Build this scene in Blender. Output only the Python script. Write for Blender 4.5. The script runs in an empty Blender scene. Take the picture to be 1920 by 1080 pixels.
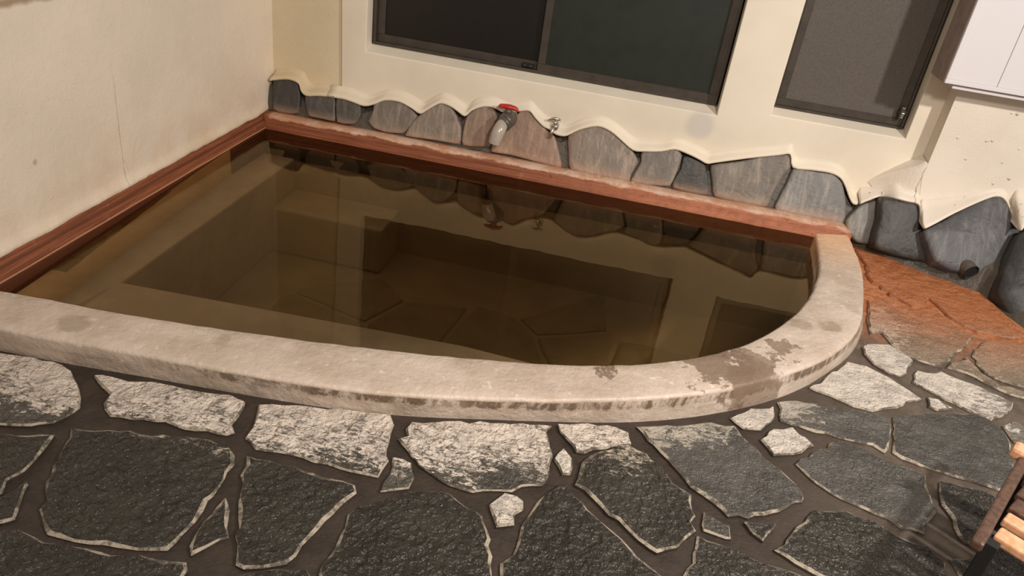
import bpy, bmesh, math, random
from mathutils import Vector, Matrix, noise
from mathutils.geometry import tessellate_polygon
random.seed(7)
S = bpy.context.scene
COL = S.collection
CAM = ((1.8925,-3.7265,1.4),[[0.97164,-0.208179,0.112151],[0.1985,0.460316,-0.865278],[0.128508,0.863001,0.488585]],27.046)
SLABS = [('light',[(0.238,-2.239),(0.256,-2.253),(0.279,-2.278),(0.302,-2.301),(0.321,-2.322),(0.336,-2.346),(0.352,-2.364),(0.376,-2.389),(0.392,-2.415),(0.414,-2.434),(0.441,-2.46),(0.461,-2.46),(0.488,-2.462),(0.521,-2.454),(0.559,-2.441),(0.574,-2.428),(0.6,-2.414),(0.611,-2.389),(0.618,-2.37),(0.622,-2.339),(0.613,-2.328),(0.597,-2.304),(0.582,-2.288),(0.558,-2.262),(0.534,-2.244),(0.502,-2.215),(0.457,-2.196),(0.428,-2.193),(0.403,-2.2),(0.372,-2.197),(0.334,-2.205),(0.306,-2.209),(0.271,-2.213),(0.255,-2.21),(0.219,-2.213)]),('light',[(0.594,-2.231),(0.618,-2.246),(0.653,-2.264),(0.663,-2.303),(0.68,-2.323),(0.71,-2.343),(0.737,-2.336),(0.77,-2.335),(0.793,-2.325),(0.826,-2.323),(0.848,-2.314),(0.884,-2.321),(0.909,-2.324),(0.938,-2.32),(0.964,-2.31),(0.994,-2.312),(1.02,-2.309),(1.035,-2.293),(1.013,-2.267),(1.012,-2.23),(1.008,-2.197),(0.998,-2.168),(0.975,-2.164),(0.949,-2.156),(0.92,-2.162),(0.882,-2.168),(0.846,-2.172),(0.813,-2.177),(0.785,-2.176),(0.753,-2.176),(0.729,-2.175),(0.696,-2.187),(0.666,-2.198),(0.642,-2.196),(0.616,-2.195),(0.584,-2.199),(0.567,-2.211)]),('dark',[(0.48,-2.531),(0.505,-2.554),(0.511,-2.571),(0.544,-2.598),(0.561,-2.62),(0.576,-2.639),(0.605,-2.661),(0.622,-2.685),(0.645,-2.705),(0.647,-2.684),(0.663,-2.653),(0.644,-2.618),(0.658,-2.58),(0.655,-2.545),(0.649,-2.509),(0.644,-2.482),(0.635,-2.451),(0.605,-2.459),(0.58,-2.473),(0.551,-2.483),(0.519,-2.488),(0.488,-2.501),(0.462,-2.51)]),('dark',[(0.672,-2.446),(0.676,-2.467),(0.687,-2.496),(0.699,-2.521),(0.701,-2.541),(0.715,-2.564),(0.723,-2.593),(0.744,-2.62),(0.764,-2.64),(0.767,-2.668),(0.788,-2.686),(0.805,-2.703),(0.831,-2.723),(0.86,-2.723),(0.895,-2.723),(0.93,-2.719),(0.959,-2.711),(0.989,-2.709),(1.03,-2.703),(1.062,-2.694),(1.091,-2.684),(1.096,-2.658),(1.097,-2.635),(1.103,-2.596),(1.102,-2.561),(1.095,-2.528),(1.099,-2.51),(1.097,-2.478),(1.095,-2.453),(1.089,-2.429),(1.093,-2.401),(1.075,-2.367),(1.049,-2.347),(1.019,-2.345),(0.987,-2.337),(0.958,-2.342),(0.93,-2.347),(0.894,-2.359),(0.871,-2.358),(0.849,-2.372),(0.824,-2.375),(0.788,-2.373),(0.767,-2.384),(0.742,-2.387),(0.708,-2.403),(0.683,-2.409),(0.652,-2.415)]),('dark',[(0.693,-2.735),(0.723,-2.728),(0.742,-2.71),(0.729,-2.684),(0.721,-2.669),(0.702,-2.634),(0.695,-2.613),(0.68,-2.603),(0.68,-2.628),(0.668,-2.661),(0.657,-2.697),(0.662,-2.719),(0.673,-2.74)]),('dark',[(1.124,-2.535),(1.124,-2.566),(1.119,-2.588),(1.122,-2.621),(1.128,-2.66),(1.146,-2.683),(1.166,-2.651),(1.181,-2.625),(1.196,-2.614),(1.177,-2.587),(1.167,-2.563),(1.157,-2.539),(1.13,-2.507)]),('dark',[(0.711,-2.786),(0.728,-2.811),(0.754,-2.832),(0.774,-2.849),(0.78,-2.877),(0.808,-2.898),(0.836,-2.885),(0.864,-2.877),(0.901,-2.874),(0.927,-2.86),(0.945,-2.859),(0.981,-2.846),(1.011,-2.837),(1.037,-2.822),(1.068,-2.814),(1.09,-2.81),(1.127,-2.792),(1.157,-2.793),(1.184,-2.781),(1.161,-2.749),(1.159,-2.718),(1.145,-2.7),(1.102,-2.709),(1.07,-2.712),(1.044,-2.712),(1.02,-2.72),(0.988,-2.731),(0.965,-2.729),(0.931,-2.73),(0.9,-2.735),(0.877,-2.736),(0.841,-2.743),(0.809,-2.736),(0.768,-2.73),(0.74,-2.738),(0.72,-2.758),(0.69,-2.763)]),('dark',[(1.12,-2.393),(1.124,-2.429),(1.141,-2.45),(1.152,-2.48),(1.161,-2.505),(1.175,-2.533),(1.188,-2.557),(1.204,-2.583),(1.204,-2.603),(1.223,-2.625),(1.237,-2.654),(1.247,-2.677),(1.268,-2.682),(1.303,-2.668),(1.347,-2.643),(1.358,-2.617),(1.358,-2.585),(1.365,-2.56),(1.372,-2.532),(1.377,-2.502),(1.387,-2.474),(1.391,-2.451),(1.4,-2.424),(1.413,-2.394),(1.399,-2.37),(1.366,-2.365),(1.343,-2.367),(1.314,-2.369),(1.287,-2.364),(1.265,-2.365),(1.234,-2.358),(1.2,-2.364),(1.164,-2.359),(1.134,-2.364),(1.106,-2.363)]),('light',[(1.047,-2.195),(1.057,-2.224),(1.065,-2.263),(1.069,-2.303),(1.087,-2.311),(1.112,-2.332),(1.146,-2.328),(1.171,-2.323),(1.207,-2.32),(1.235,-2.32),(1.269,-2.327),(1.302,-2.322),(1.341,-2.327),(1.368,-2.328),(1.402,-2.326),(1.443,-2.324),(1.444,-2.295),(1.448,-2.257),(1.435,-2.24),(1.428,-2.216),(1.425,-2.19),(1.417,-2.151),(1.414,-2.117),(1.391,-2.081),(1.359,-2.088),(1.329,-2.094),(1.31,-2.099),(1.279,-2.103),(1.246,-2.109),(1.219,-2.121),(1.188,-2.123),(1.155,-2.129),(1.131,-2.137),(1.105,-2.148),(1.07,-2.152),(1.035,-2.167)]),('light',[(1.461,-2.152),(1.443,-2.171),(1.458,-2.186),(1.483,-2.207),(1.498,-2.224),(1.515,-2.235),(1.526,-2.248),(1.559,-2.265),(1.588,-2.28),(1.62,-2.293),(1.649,-2.296),(1.685,-2.298),(1.71,-2.283),(1.748,-2.27),(1.78,-2.263),(1.8,-2.236),(1.826,-2.223),(1.852,-2.216),(1.86,-2.19),(1.862,-2.166),(1.858,-2.133),(1.861,-2.09),(1.848,-2.058),(1.835,-2.019),(1.827,-1.999),(1.839,-1.969),(1.802,-1.973),(1.781,-1.984),(1.754,-1.987),(1.724,-1.999),(1.694,-2.005),(1.669,-2.018),(1.637,-2.021),(1.61,-2.039),(1.585,-2.036),(1.542,-2.053),(1.524,-2.064),(1.489,-2.084),(1.456,-2.092),(1.449,-2.121)]),('light',[(1.462,-2.274),(1.467,-2.296),(1.462,-2.332),(1.465,-2.37),(1.492,-2.355),(1.528,-2.336),(1.53,-2.294),(1.517,-2.274),(1.507,-2.247),(1.483,-2.238),(1.452,-2.242)]),('dark',[(1.508,-2.361),(1.487,-2.387),(1.46,-2.414),(1.435,-2.431),(1.417,-2.463),(1.426,-2.5),(1.426,-2.532),(1.428,-2.562),(1.426,-2.592),(1.42,-2.615),(1.423,-2.643),(1.43,-2.652),(1.44,-2.676),(1.468,-2.691),(1.477,-2.715),(1.498,-2.731),(1.531,-2.722),(1.557,-2.712),(1.582,-2.707),(1.609,-2.703),(1.64,-2.701),(1.665,-2.684),(1.695,-2.67),(1.733,-2.668),(1.756,-2.659),(1.781,-2.647),(1.809,-2.64),(1.8,-2.603),(1.797,-2.572),(1.79,-2.535),(1.779,-2.501),(1.778,-2.478),(1.762,-2.451),(1.763,-2.431),(1.749,-2.406),(1.735,-2.383),(1.726,-2.365),(1.709,-2.356),(1.681,-2.349),(1.655,-2.335),(1.635,-2.32),(1.607,-2.317),(1.576,-2.329),(1.535,-2.343)]),('light',[(1.752,-2.296),(1.734,-2.325),(1.742,-2.343),(1.755,-2.367),(1.767,-2.391),(1.808,-2.37),(1.802,-2.34),(1.82,-2.314),(1.814,-2.284),(1.795,-2.273),(1.763,-2.274)]),('dark',[(1.249,-2.735),(1.263,-2.757),(1.29,-2.754),(1.326,-2.746),(1.351,-2.733),(1.376,-2.729),(1.413,-2.718),(1.443,-2.702),(1.471,-2.703),(1.438,-2.661),(1.415,-2.66),(1.396,-2.644),(1.371,-2.654),(1.338,-2.659),(1.314,-2.672),(1.278,-2.692),(1.242,-2.721)]),('dark',[(1.883,-2.216),(1.866,-2.236),(1.849,-2.272),(1.841,-2.304),(1.835,-2.328),(1.825,-2.362),(1.826,-2.395),(1.826,-2.425),(1.823,-2.459),(1.799,-2.494),(1.806,-2.525),(1.81,-2.543),(1.816,-2.568),(1.824,-2.601),(1.848,-2.59),(1.88,-2.576),(1.905,-2.572),(1.945,-2.552),(1.973,-2.549),(1.998,-2.551),(2.025,-2.532),(2.057,-2.527),(2.085,-2.519),(2.116,-2.504),(2.144,-2.498),(2.179,-2.488),(2.201,-2.479),(2.185,-2.445),(2.171,-2.411),(2.141,-2.391),(2.109,-2.369),(2.097,-2.354),(2.07,-2.327),(2.051,-2.313),(2.028,-2.297),(2.005,-2.28),(1.976,-2.257),(1.962,-2.236),(1.938,-2.224),(1.923,-2.202),(1.897,-2.193)]),('light',[(1.87,-2.079),(1.864,-2.103),(1.881,-2.128),(1.895,-2.156),(1.917,-2.149),(1.92,-2.115),(1.914,-2.082),(1.9,-2.066),(1.884,-2.05)]),('light',[(1.865,-1.986),(1.885,-2.008),(1.908,-2.032),(1.92,-2.055),(1.944,-2.053),(1.966,-2.029),(1.999,-2.014),(2.021,-1.995),(2.04,-1.983),(2.07,-1.968),(2.061,-1.937),(2.059,-1.919),(2.021,-1.906),(1.994,-1.907),(1.967,-1.923),(1.94,-1.922),(1.92,-1.928),(1.885,-1.946),(1.852,-1.956)]),('dark',[(1.94,-2.094),(1.94,-2.12),(1.938,-2.155),(1.933,-2.185),(1.96,-2.195),(1.987,-2.22),(2.014,-2.245),(2.03,-2.263),(2.057,-2.272),(2.072,-2.288),(2.107,-2.32),(2.138,-2.34),(2.157,-2.348),(2.181,-2.33),(2.206,-2.315),(2.228,-2.277),(2.252,-2.244),(2.238,-2.22),(2.251,-2.193),(2.243,-2.177),(2.239,-2.148),(2.242,-2.117),(2.214,-2.103),(2.19,-2.088),(2.171,-2.056),(2.151,-2.029),(2.127,-2.012),(2.114,-1.993),(2.088,-1.987),(2.063,-1.977),(2.034,-1.99),(2.01,-2.013),(1.975,-2.038),(1.956,-2.062)]),('grey',[(2.099,-1.903),(2.114,-1.932),(2.131,-1.944),(2.154,-1.973),(2.176,-1.997),(2.191,-2.018),(2.208,-2.038),(2.225,-2.064),(2.238,-2.086),(2.273,-2.108),(2.296,-2.124),(2.319,-2.143),(2.336,-2.164),(2.363,-2.15),(2.388,-2.154),(2.406,-2.137),(2.432,-2.128),(2.455,-2.111),(2.474,-2.1),(2.497,-2.076),(2.518,-2.051),(2.541,-2.04),(2.547,-2.023),(2.544,-1.996),(2.532,-1.971),(2.517,-1.953),(2.495,-1.926),(2.47,-1.904),(2.447,-1.884),(2.434,-1.853),(2.413,-1.836),(2.39,-1.804),(2.374,-1.768),(2.342,-1.78),(2.323,-1.78),(2.301,-1.777),(2.276,-1.79),(2.246,-1.808),(2.219,-1.824),(2.195,-1.838),(2.168,-1.84),(2.139,-1.855),(2.114,-1.867),(2.079,-1.881)]),('light',[(2.267,-2.216),(2.271,-2.235),(2.327,-2.244),(2.34,-2.24),(2.338,-2.197),(2.312,-2.186),(2.273,-2.168)]),('dark',[(2.396,-2.206),(2.42,-2.223),(2.436,-2.195),(2.452,-2.171),(2.462,-2.148),(2.435,-2.16),(2.398,-2.166),(2.376,-2.172)]),('dark',[(2.25,-2.296),(2.244,-2.318),(2.244,-2.348),(2.23,-2.369),(2.218,-2.401),(2.214,-2.422),(2.212,-2.459),(2.204,-2.493),(2.235,-2.488),(2.264,-2.474),(2.294,-2.473),(2.321,-2.459),(2.344,-2.455),(2.372,-2.449),(2.394,-2.439),(2.431,-2.43),(2.458,-2.42),(2.481,-2.412),(2.509,-2.402),(2.541,-2.393),(2.53,-2.374),(2.534,-2.339),(2.529,-2.311),(2.509,-2.303),(2.492,-2.297),(2.456,-2.294),(2.423,-2.292),(2.385,-2.289),(2.355,-2.272),(2.331,-2.27),(2.311,-2.265),(2.279,-2.263),(2.255,-2.255)]),('dark',[(2.547,-2.096),(2.539,-2.115),(2.513,-2.142),(2.499,-2.168),(2.482,-2.196),(2.476,-2.215),(2.446,-2.244),(2.471,-2.256),(2.494,-2.272),(2.528,-2.287),(2.547,-2.295),(2.578,-2.303),(2.6,-2.319),(2.622,-2.328),(2.647,-2.325),(2.678,-2.312),(2.707,-2.3),(2.733,-2.295),(2.757,-2.283),(2.783,-2.266),(2.816,-2.26),(2.842,-2.254),(2.872,-2.235),(2.876,-2.203),(2.874,-2.177),(2.884,-2.147),(2.865,-2.122),(2.853,-2.099),(2.818,-2.097),(2.781,-2.086),(2.755,-2.065),(2.717,-2.051),(2.693,-2.051),(2.676,-2.043),(2.652,-2.033),(2.621,-2.047),(2.59,-2.06),(2.568,-2.064)]),('grey',[(2.542,-1.883),(2.562,-1.911),(2.585,-1.942),(2.606,-1.958),(2.632,-1.978),(2.658,-1.991),(2.68,-1.998),(2.71,-2.007),(2.736,-2.018),(2.769,-2.026),(2.799,-2.051),(2.825,-2.045),(2.859,-2.051),(2.866,-2.019),(2.886,-1.994),(2.904,-1.97),(2.923,-1.94),(2.915,-1.918),(2.919,-1.883),(2.916,-1.854),(2.923,-1.82),(2.927,-1.797),(2.89,-1.781),(2.852,-1.778),(2.827,-1.773),(2.796,-1.758),(2.766,-1.738),(2.724,-1.734),(2.689,-1.722),(2.658,-1.747),(2.65,-1.771),(2.624,-1.785),(2.598,-1.811),(2.587,-1.835),(2.559,-1.857)]),('grey',[(2.888,-1.552),(2.885,-1.589),(2.874,-1.618),(2.87,-1.655),(2.859,-1.685),(2.85,-1.721),(2.87,-1.74),(2.892,-1.745),(2.922,-1.755),(2.953,-1.762),(2.98,-1.763),(3.011,-1.771),(3.036,-1.773),(3.073,-1.775),(3.101,-1.779),(3.134,-1.788),(3.168,-1.784),(3.18,-1.761),(3.192,-1.724),(3.21,-1.706),(3.216,-1.677),(3.225,-1.65),(3.237,-1.627),(3.245,-1.596),(3.244,-1.571),(3.256,-1.537),(3.259,-1.507),(3.259,-1.468),(3.244,-1.44),(3.228,-1.414),(3.205,-1.397),(3.177,-1.403),(3.145,-1.416),(3.114,-1.421),(3.084,-1.437),(3.052,-1.451),(3.025,-1.456),(3.003,-1.471),(2.978,-1.487),(2.947,-1.495),(2.927,-1.509),(2.896,-1.524)]),('grey',[(2.526,-1.624),(2.518,-1.652),(2.519,-1.687),(2.548,-1.695),(2.575,-1.693),(2.602,-1.703),(2.625,-1.706),(2.665,-1.699),(2.694,-1.707),(2.722,-1.708),(2.757,-1.707),(2.793,-1.706),(2.825,-1.731),(2.843,-1.705),(2.848,-1.683),(2.857,-1.659),(2.865,-1.626),(2.872,-1.603),(2.877,-1.571),(2.868,-1.538),(2.849,-1.531),(2.833,-1.531),(2.8,-1.528),(2.781,-1.534),(2.748,-1.535),(2.721,-1.544),(2.693,-1.555),(2.664,-1.553),(2.642,-1.546),(2.609,-1.554),(2.584,-1.554),(2.548,-1.571),(2.518,-1.589)]),('light',[(2.658,-1.475),(2.689,-1.483),(2.708,-1.489),(2.738,-1.502),(2.769,-1.519),(2.797,-1.52),(2.831,-1.523),(2.861,-1.502),(2.887,-1.486),(2.919,-1.471),(2.947,-1.446),(2.962,-1.421),(2.997,-1.403),(3.022,-1.383),(2.993,-1.349),(2.972,-1.327),(2.951,-1.308),(2.934,-1.292),(2.903,-1.271),(2.866,-1.242),(2.837,-1.241),(2.798,-1.237),(2.787,-1.26),(2.766,-1.291),(2.75,-1.317),(2.728,-1.333),(2.709,-1.362),(2.693,-1.393),(2.677,-1.423),(2.652,-1.444),(2.637,-1.465)]),('light',[(2.877,-1.14),(2.874,-1.157),(2.886,-1.189),(2.896,-1.218),(2.914,-1.235),(2.938,-1.259),(2.966,-1.269),(2.989,-1.258),(3.005,-1.239),(3.013,-1.21),(3.03,-1.181),(3.041,-1.16),(3.053,-1.132),(3.031,-1.107),(3.009,-1.082),(2.989,-1.05),(2.96,-1.059),(2.931,-1.066),(2.898,-1.084),(2.877,-1.106)]),('light',[(3.034,-1.222),(3.03,-1.247),(3.014,-1.282),(3.041,-1.3),(3.061,-1.314),(3.082,-1.332),(3.104,-1.353),(3.133,-1.364),(3.15,-1.377),(3.182,-1.4),(3.203,-1.412),(3.231,-1.424),(3.248,-1.403),(3.275,-1.387),(3.3,-1.363),(3.321,-1.337),(3.339,-1.31),(3.355,-1.276),(3.332,-1.261),(3.31,-1.246),(3.286,-1.24),(3.266,-1.219),(3.239,-1.208),(3.202,-1.193),(3.175,-1.184),(3.142,-1.167),(3.118,-1.186),(3.083,-1.196),(3.051,-1.195)]),('light',[(3.04,-1.399),(3.034,-1.42),(3.055,-1.434),(3.087,-1.419),(3.121,-1.402),(3.093,-1.383),(3.081,-1.36),(3.044,-1.362)]),('light',[(2.475,-1.761),(2.465,-1.786),(2.447,-1.808),(2.467,-1.841),(2.48,-1.869),(2.508,-1.857),(2.544,-1.842),(2.567,-1.826),(2.586,-1.797),(2.609,-1.778),(2.588,-1.748),(2.571,-1.74),(2.552,-1.711),(2.522,-1.731),(2.491,-1.742)]),('light',[(2.375,-1.751),(2.399,-1.773),(2.435,-1.765),(2.452,-1.76),(2.472,-1.729),(2.487,-1.711),(2.502,-1.679),(2.505,-1.651),(2.505,-1.619),(2.486,-1.635),(2.459,-1.649),(2.427,-1.661),(2.405,-1.688),(2.384,-1.705),(2.361,-1.733)]),('dark',[(2.954,-1.84),(2.946,-1.863),(2.943,-1.888),(2.939,-1.915),(2.949,-1.945),(2.955,-1.968),(2.948,-1.996),(2.95,-2.024),(2.959,-2.049),(2.989,-2.055),(3.003,-2.038),(3.023,-2.015),(3.031,-1.991),(3.047,-1.974),(3.074,-1.949),(3.084,-1.928),(3.102,-1.899),(3.119,-1.872),(3.137,-1.855),(3.147,-1.827),(3.111,-1.822),(3.086,-1.81),(3.058,-1.809),(3.023,-1.81),(2.986,-1.809),(2.961,-1.812)]),('light',[(3.266,-1.471),(3.27,-1.508),(3.277,-1.54),(3.289,-1.556),(3.315,-1.567),(3.324,-1.544),(3.338,-1.517),(3.342,-1.489),(3.353,-1.457),(3.345,-1.434),(3.337,-1.408),(3.317,-1.389),(3.3,-1.404),(3.283,-1.421),(3.262,-1.438)]),('dark',[(3.151,-1.852),(3.139,-1.885),(3.121,-1.91),(3.104,-1.929),(3.094,-1.947),(3.074,-1.973),(3.061,-2.0),(3.035,-2.022),(3.018,-2.041),(2.997,-2.061),(2.982,-2.081),(2.957,-2.102),(2.934,-2.111),(2.902,-2.121),(2.907,-2.157),(2.911,-2.178),(2.911,-2.208),(2.946,-2.203),(2.969,-2.194),(3.002,-2.19),(3.03,-2.177),(3.06,-2.164),(3.088,-2.156),(3.121,-2.145),(3.15,-2.133),(3.177,-2.127),(3.191,-2.096),(3.199,-2.059),(3.206,-2.034),(3.223,-2.018),(3.23,-1.978),(3.243,-1.952),(3.254,-1.923),(3.265,-1.896),(3.274,-1.866),(3.283,-1.838),(3.294,-1.811),(3.256,-1.813),(3.226,-1.816),(3.204,-1.824),(3.172,-1.829)]),('dark',[(3.264,-1.582),(3.256,-1.617),(3.251,-1.637),(3.241,-1.663),(3.222,-1.698),(3.207,-1.729),(3.202,-1.762),(3.187,-1.789),(3.226,-1.783),(3.256,-1.782),(3.27,-1.747),(3.283,-1.725),(3.298,-1.693),(3.301,-1.663),(3.315,-1.632),(3.318,-1.605),(3.302,-1.574),(3.276,-1.553)]),('rust',[(3.023,-0.203),(3.028,-0.228),(3.033,-0.255),(3.036,-0.289),(3.043,-0.322),(3.036,-0.35),(3.032,-0.37),(3.036,-0.398),(3.023,-0.431),(3.026,-0.458),(3.026,-0.48),(3.035,-0.512),(3.061,-0.527),(3.064,-0.555),(3.087,-0.577),(3.085,-0.604),(3.118,-0.623),(3.135,-0.641),(3.162,-0.672),(3.181,-0.643),(3.199,-0.632),(3.221,-0.611),(3.242,-0.587),(3.261,-0.56),(3.275,-0.589),(3.285,-0.628),(3.292,-0.657),(3.299,-0.686),(3.314,-0.712),(3.334,-0.739),(3.347,-0.755),(3.375,-0.766),(3.389,-0.779),(3.427,-0.776),(3.446,-0.777),(3.483,-0.785),(3.503,-0.781),(3.531,-0.773),(3.564,-0.757),(3.569,-0.736),(3.586,-0.709),(3.573,-0.682),(3.579,-0.655),(3.581,-0.622),(3.578,-0.595),(3.573,-0.572),(3.566,-0.539),(3.558,-0.514),(3.553,-0.477),(3.544,-0.456),(3.537,-0.435),(3.528,-0.402),(3.503,-0.386),(3.484,-0.373),(3.446,-0.354),(3.424,-0.338),(3.404,-0.326),(3.372,-0.322),(3.348,-0.311),(3.319,-0.297),(3.294,-0.286),(3.272,-0.272),(3.251,-0.255),(3.22,-0.238),(3.2,-0.214),(3.172,-0.198),(3.149,-0.181),(3.115,-0.181),(3.088,-0.171),(3.051,-0.17),(3.023,-0.167)]),('rust',[(2.975,-0.73),(2.966,-0.765),(2.96,-0.79),(2.954,-0.829),(2.945,-0.852),(2.937,-0.889),(2.937,-0.922),(2.933,-0.949),(2.931,-0.987),(2.956,-0.976),(2.977,-0.961),(2.988,-0.989),(2.995,-1.02),(3.0,-1.046),(3.009,-1.07),(3.028,-1.092),(3.041,-1.104),(3.069,-1.118),(3.094,-1.125),(3.125,-1.133),(3.152,-1.135),(3.168,-1.108),(3.184,-1.089),(3.206,-1.063),(3.215,-1.04),(3.236,-1.021),(3.255,-0.987),(3.273,-0.971),(3.286,-0.948),(3.307,-0.92),(3.323,-0.891),(3.336,-0.869),(3.352,-0.852),(3.365,-0.825),(3.344,-0.805),(3.312,-0.781),(3.298,-0.752),(3.288,-0.731),(3.276,-0.706),(3.26,-0.68),(3.242,-0.637),(3.221,-0.653),(3.195,-0.67),(3.167,-0.695),(3.144,-0.671),(3.113,-0.657),(3.088,-0.635),(3.06,-0.648),(3.032,-0.669),(3.006,-0.684),(2.977,-0.699)]),('rust',[(3.363,-0.894),(3.35,-0.916),(3.331,-0.936),(3.317,-0.964),(3.303,-0.995),(3.312,-1.02),(3.301,-1.048),(3.31,-1.082),(3.314,-1.103),(3.341,-1.131),(3.362,-1.14),(3.401,-1.149),(3.42,-1.15),(3.461,-1.155),(3.49,-1.162),(3.497,-1.13),(3.506,-1.111),(3.518,-1.07),(3.52,-1.045),(3.532,-1.017),(3.543,-0.989),(3.548,-0.959),(3.56,-0.924),(3.566,-0.897),(3.572,-0.878),(3.589,-0.847),(3.593,-0.816),(3.6,-0.786),(3.57,-0.788),(3.55,-0.8),(3.527,-0.813),(3.491,-0.818),(3.464,-0.824),(3.436,-0.836),(3.404,-0.847),(3.384,-0.861)]),('rust',[(3.186,-1.105),(3.172,-1.129),(3.214,-1.135),(3.24,-1.141),(3.267,-1.157),(3.286,-1.178),(3.305,-1.191),(3.331,-1.212),(3.36,-1.227),(3.39,-1.232),(3.422,-1.234),(3.458,-1.242),(3.463,-1.223),(3.475,-1.195),(3.445,-1.189),(3.411,-1.182),(3.38,-1.174),(3.345,-1.177),(3.321,-1.144),(3.295,-1.117),(3.292,-1.086),(3.287,-1.051),(3.276,-1.015),(3.262,-1.036),(3.228,-1.062),(3.199,-1.081)])]
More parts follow.
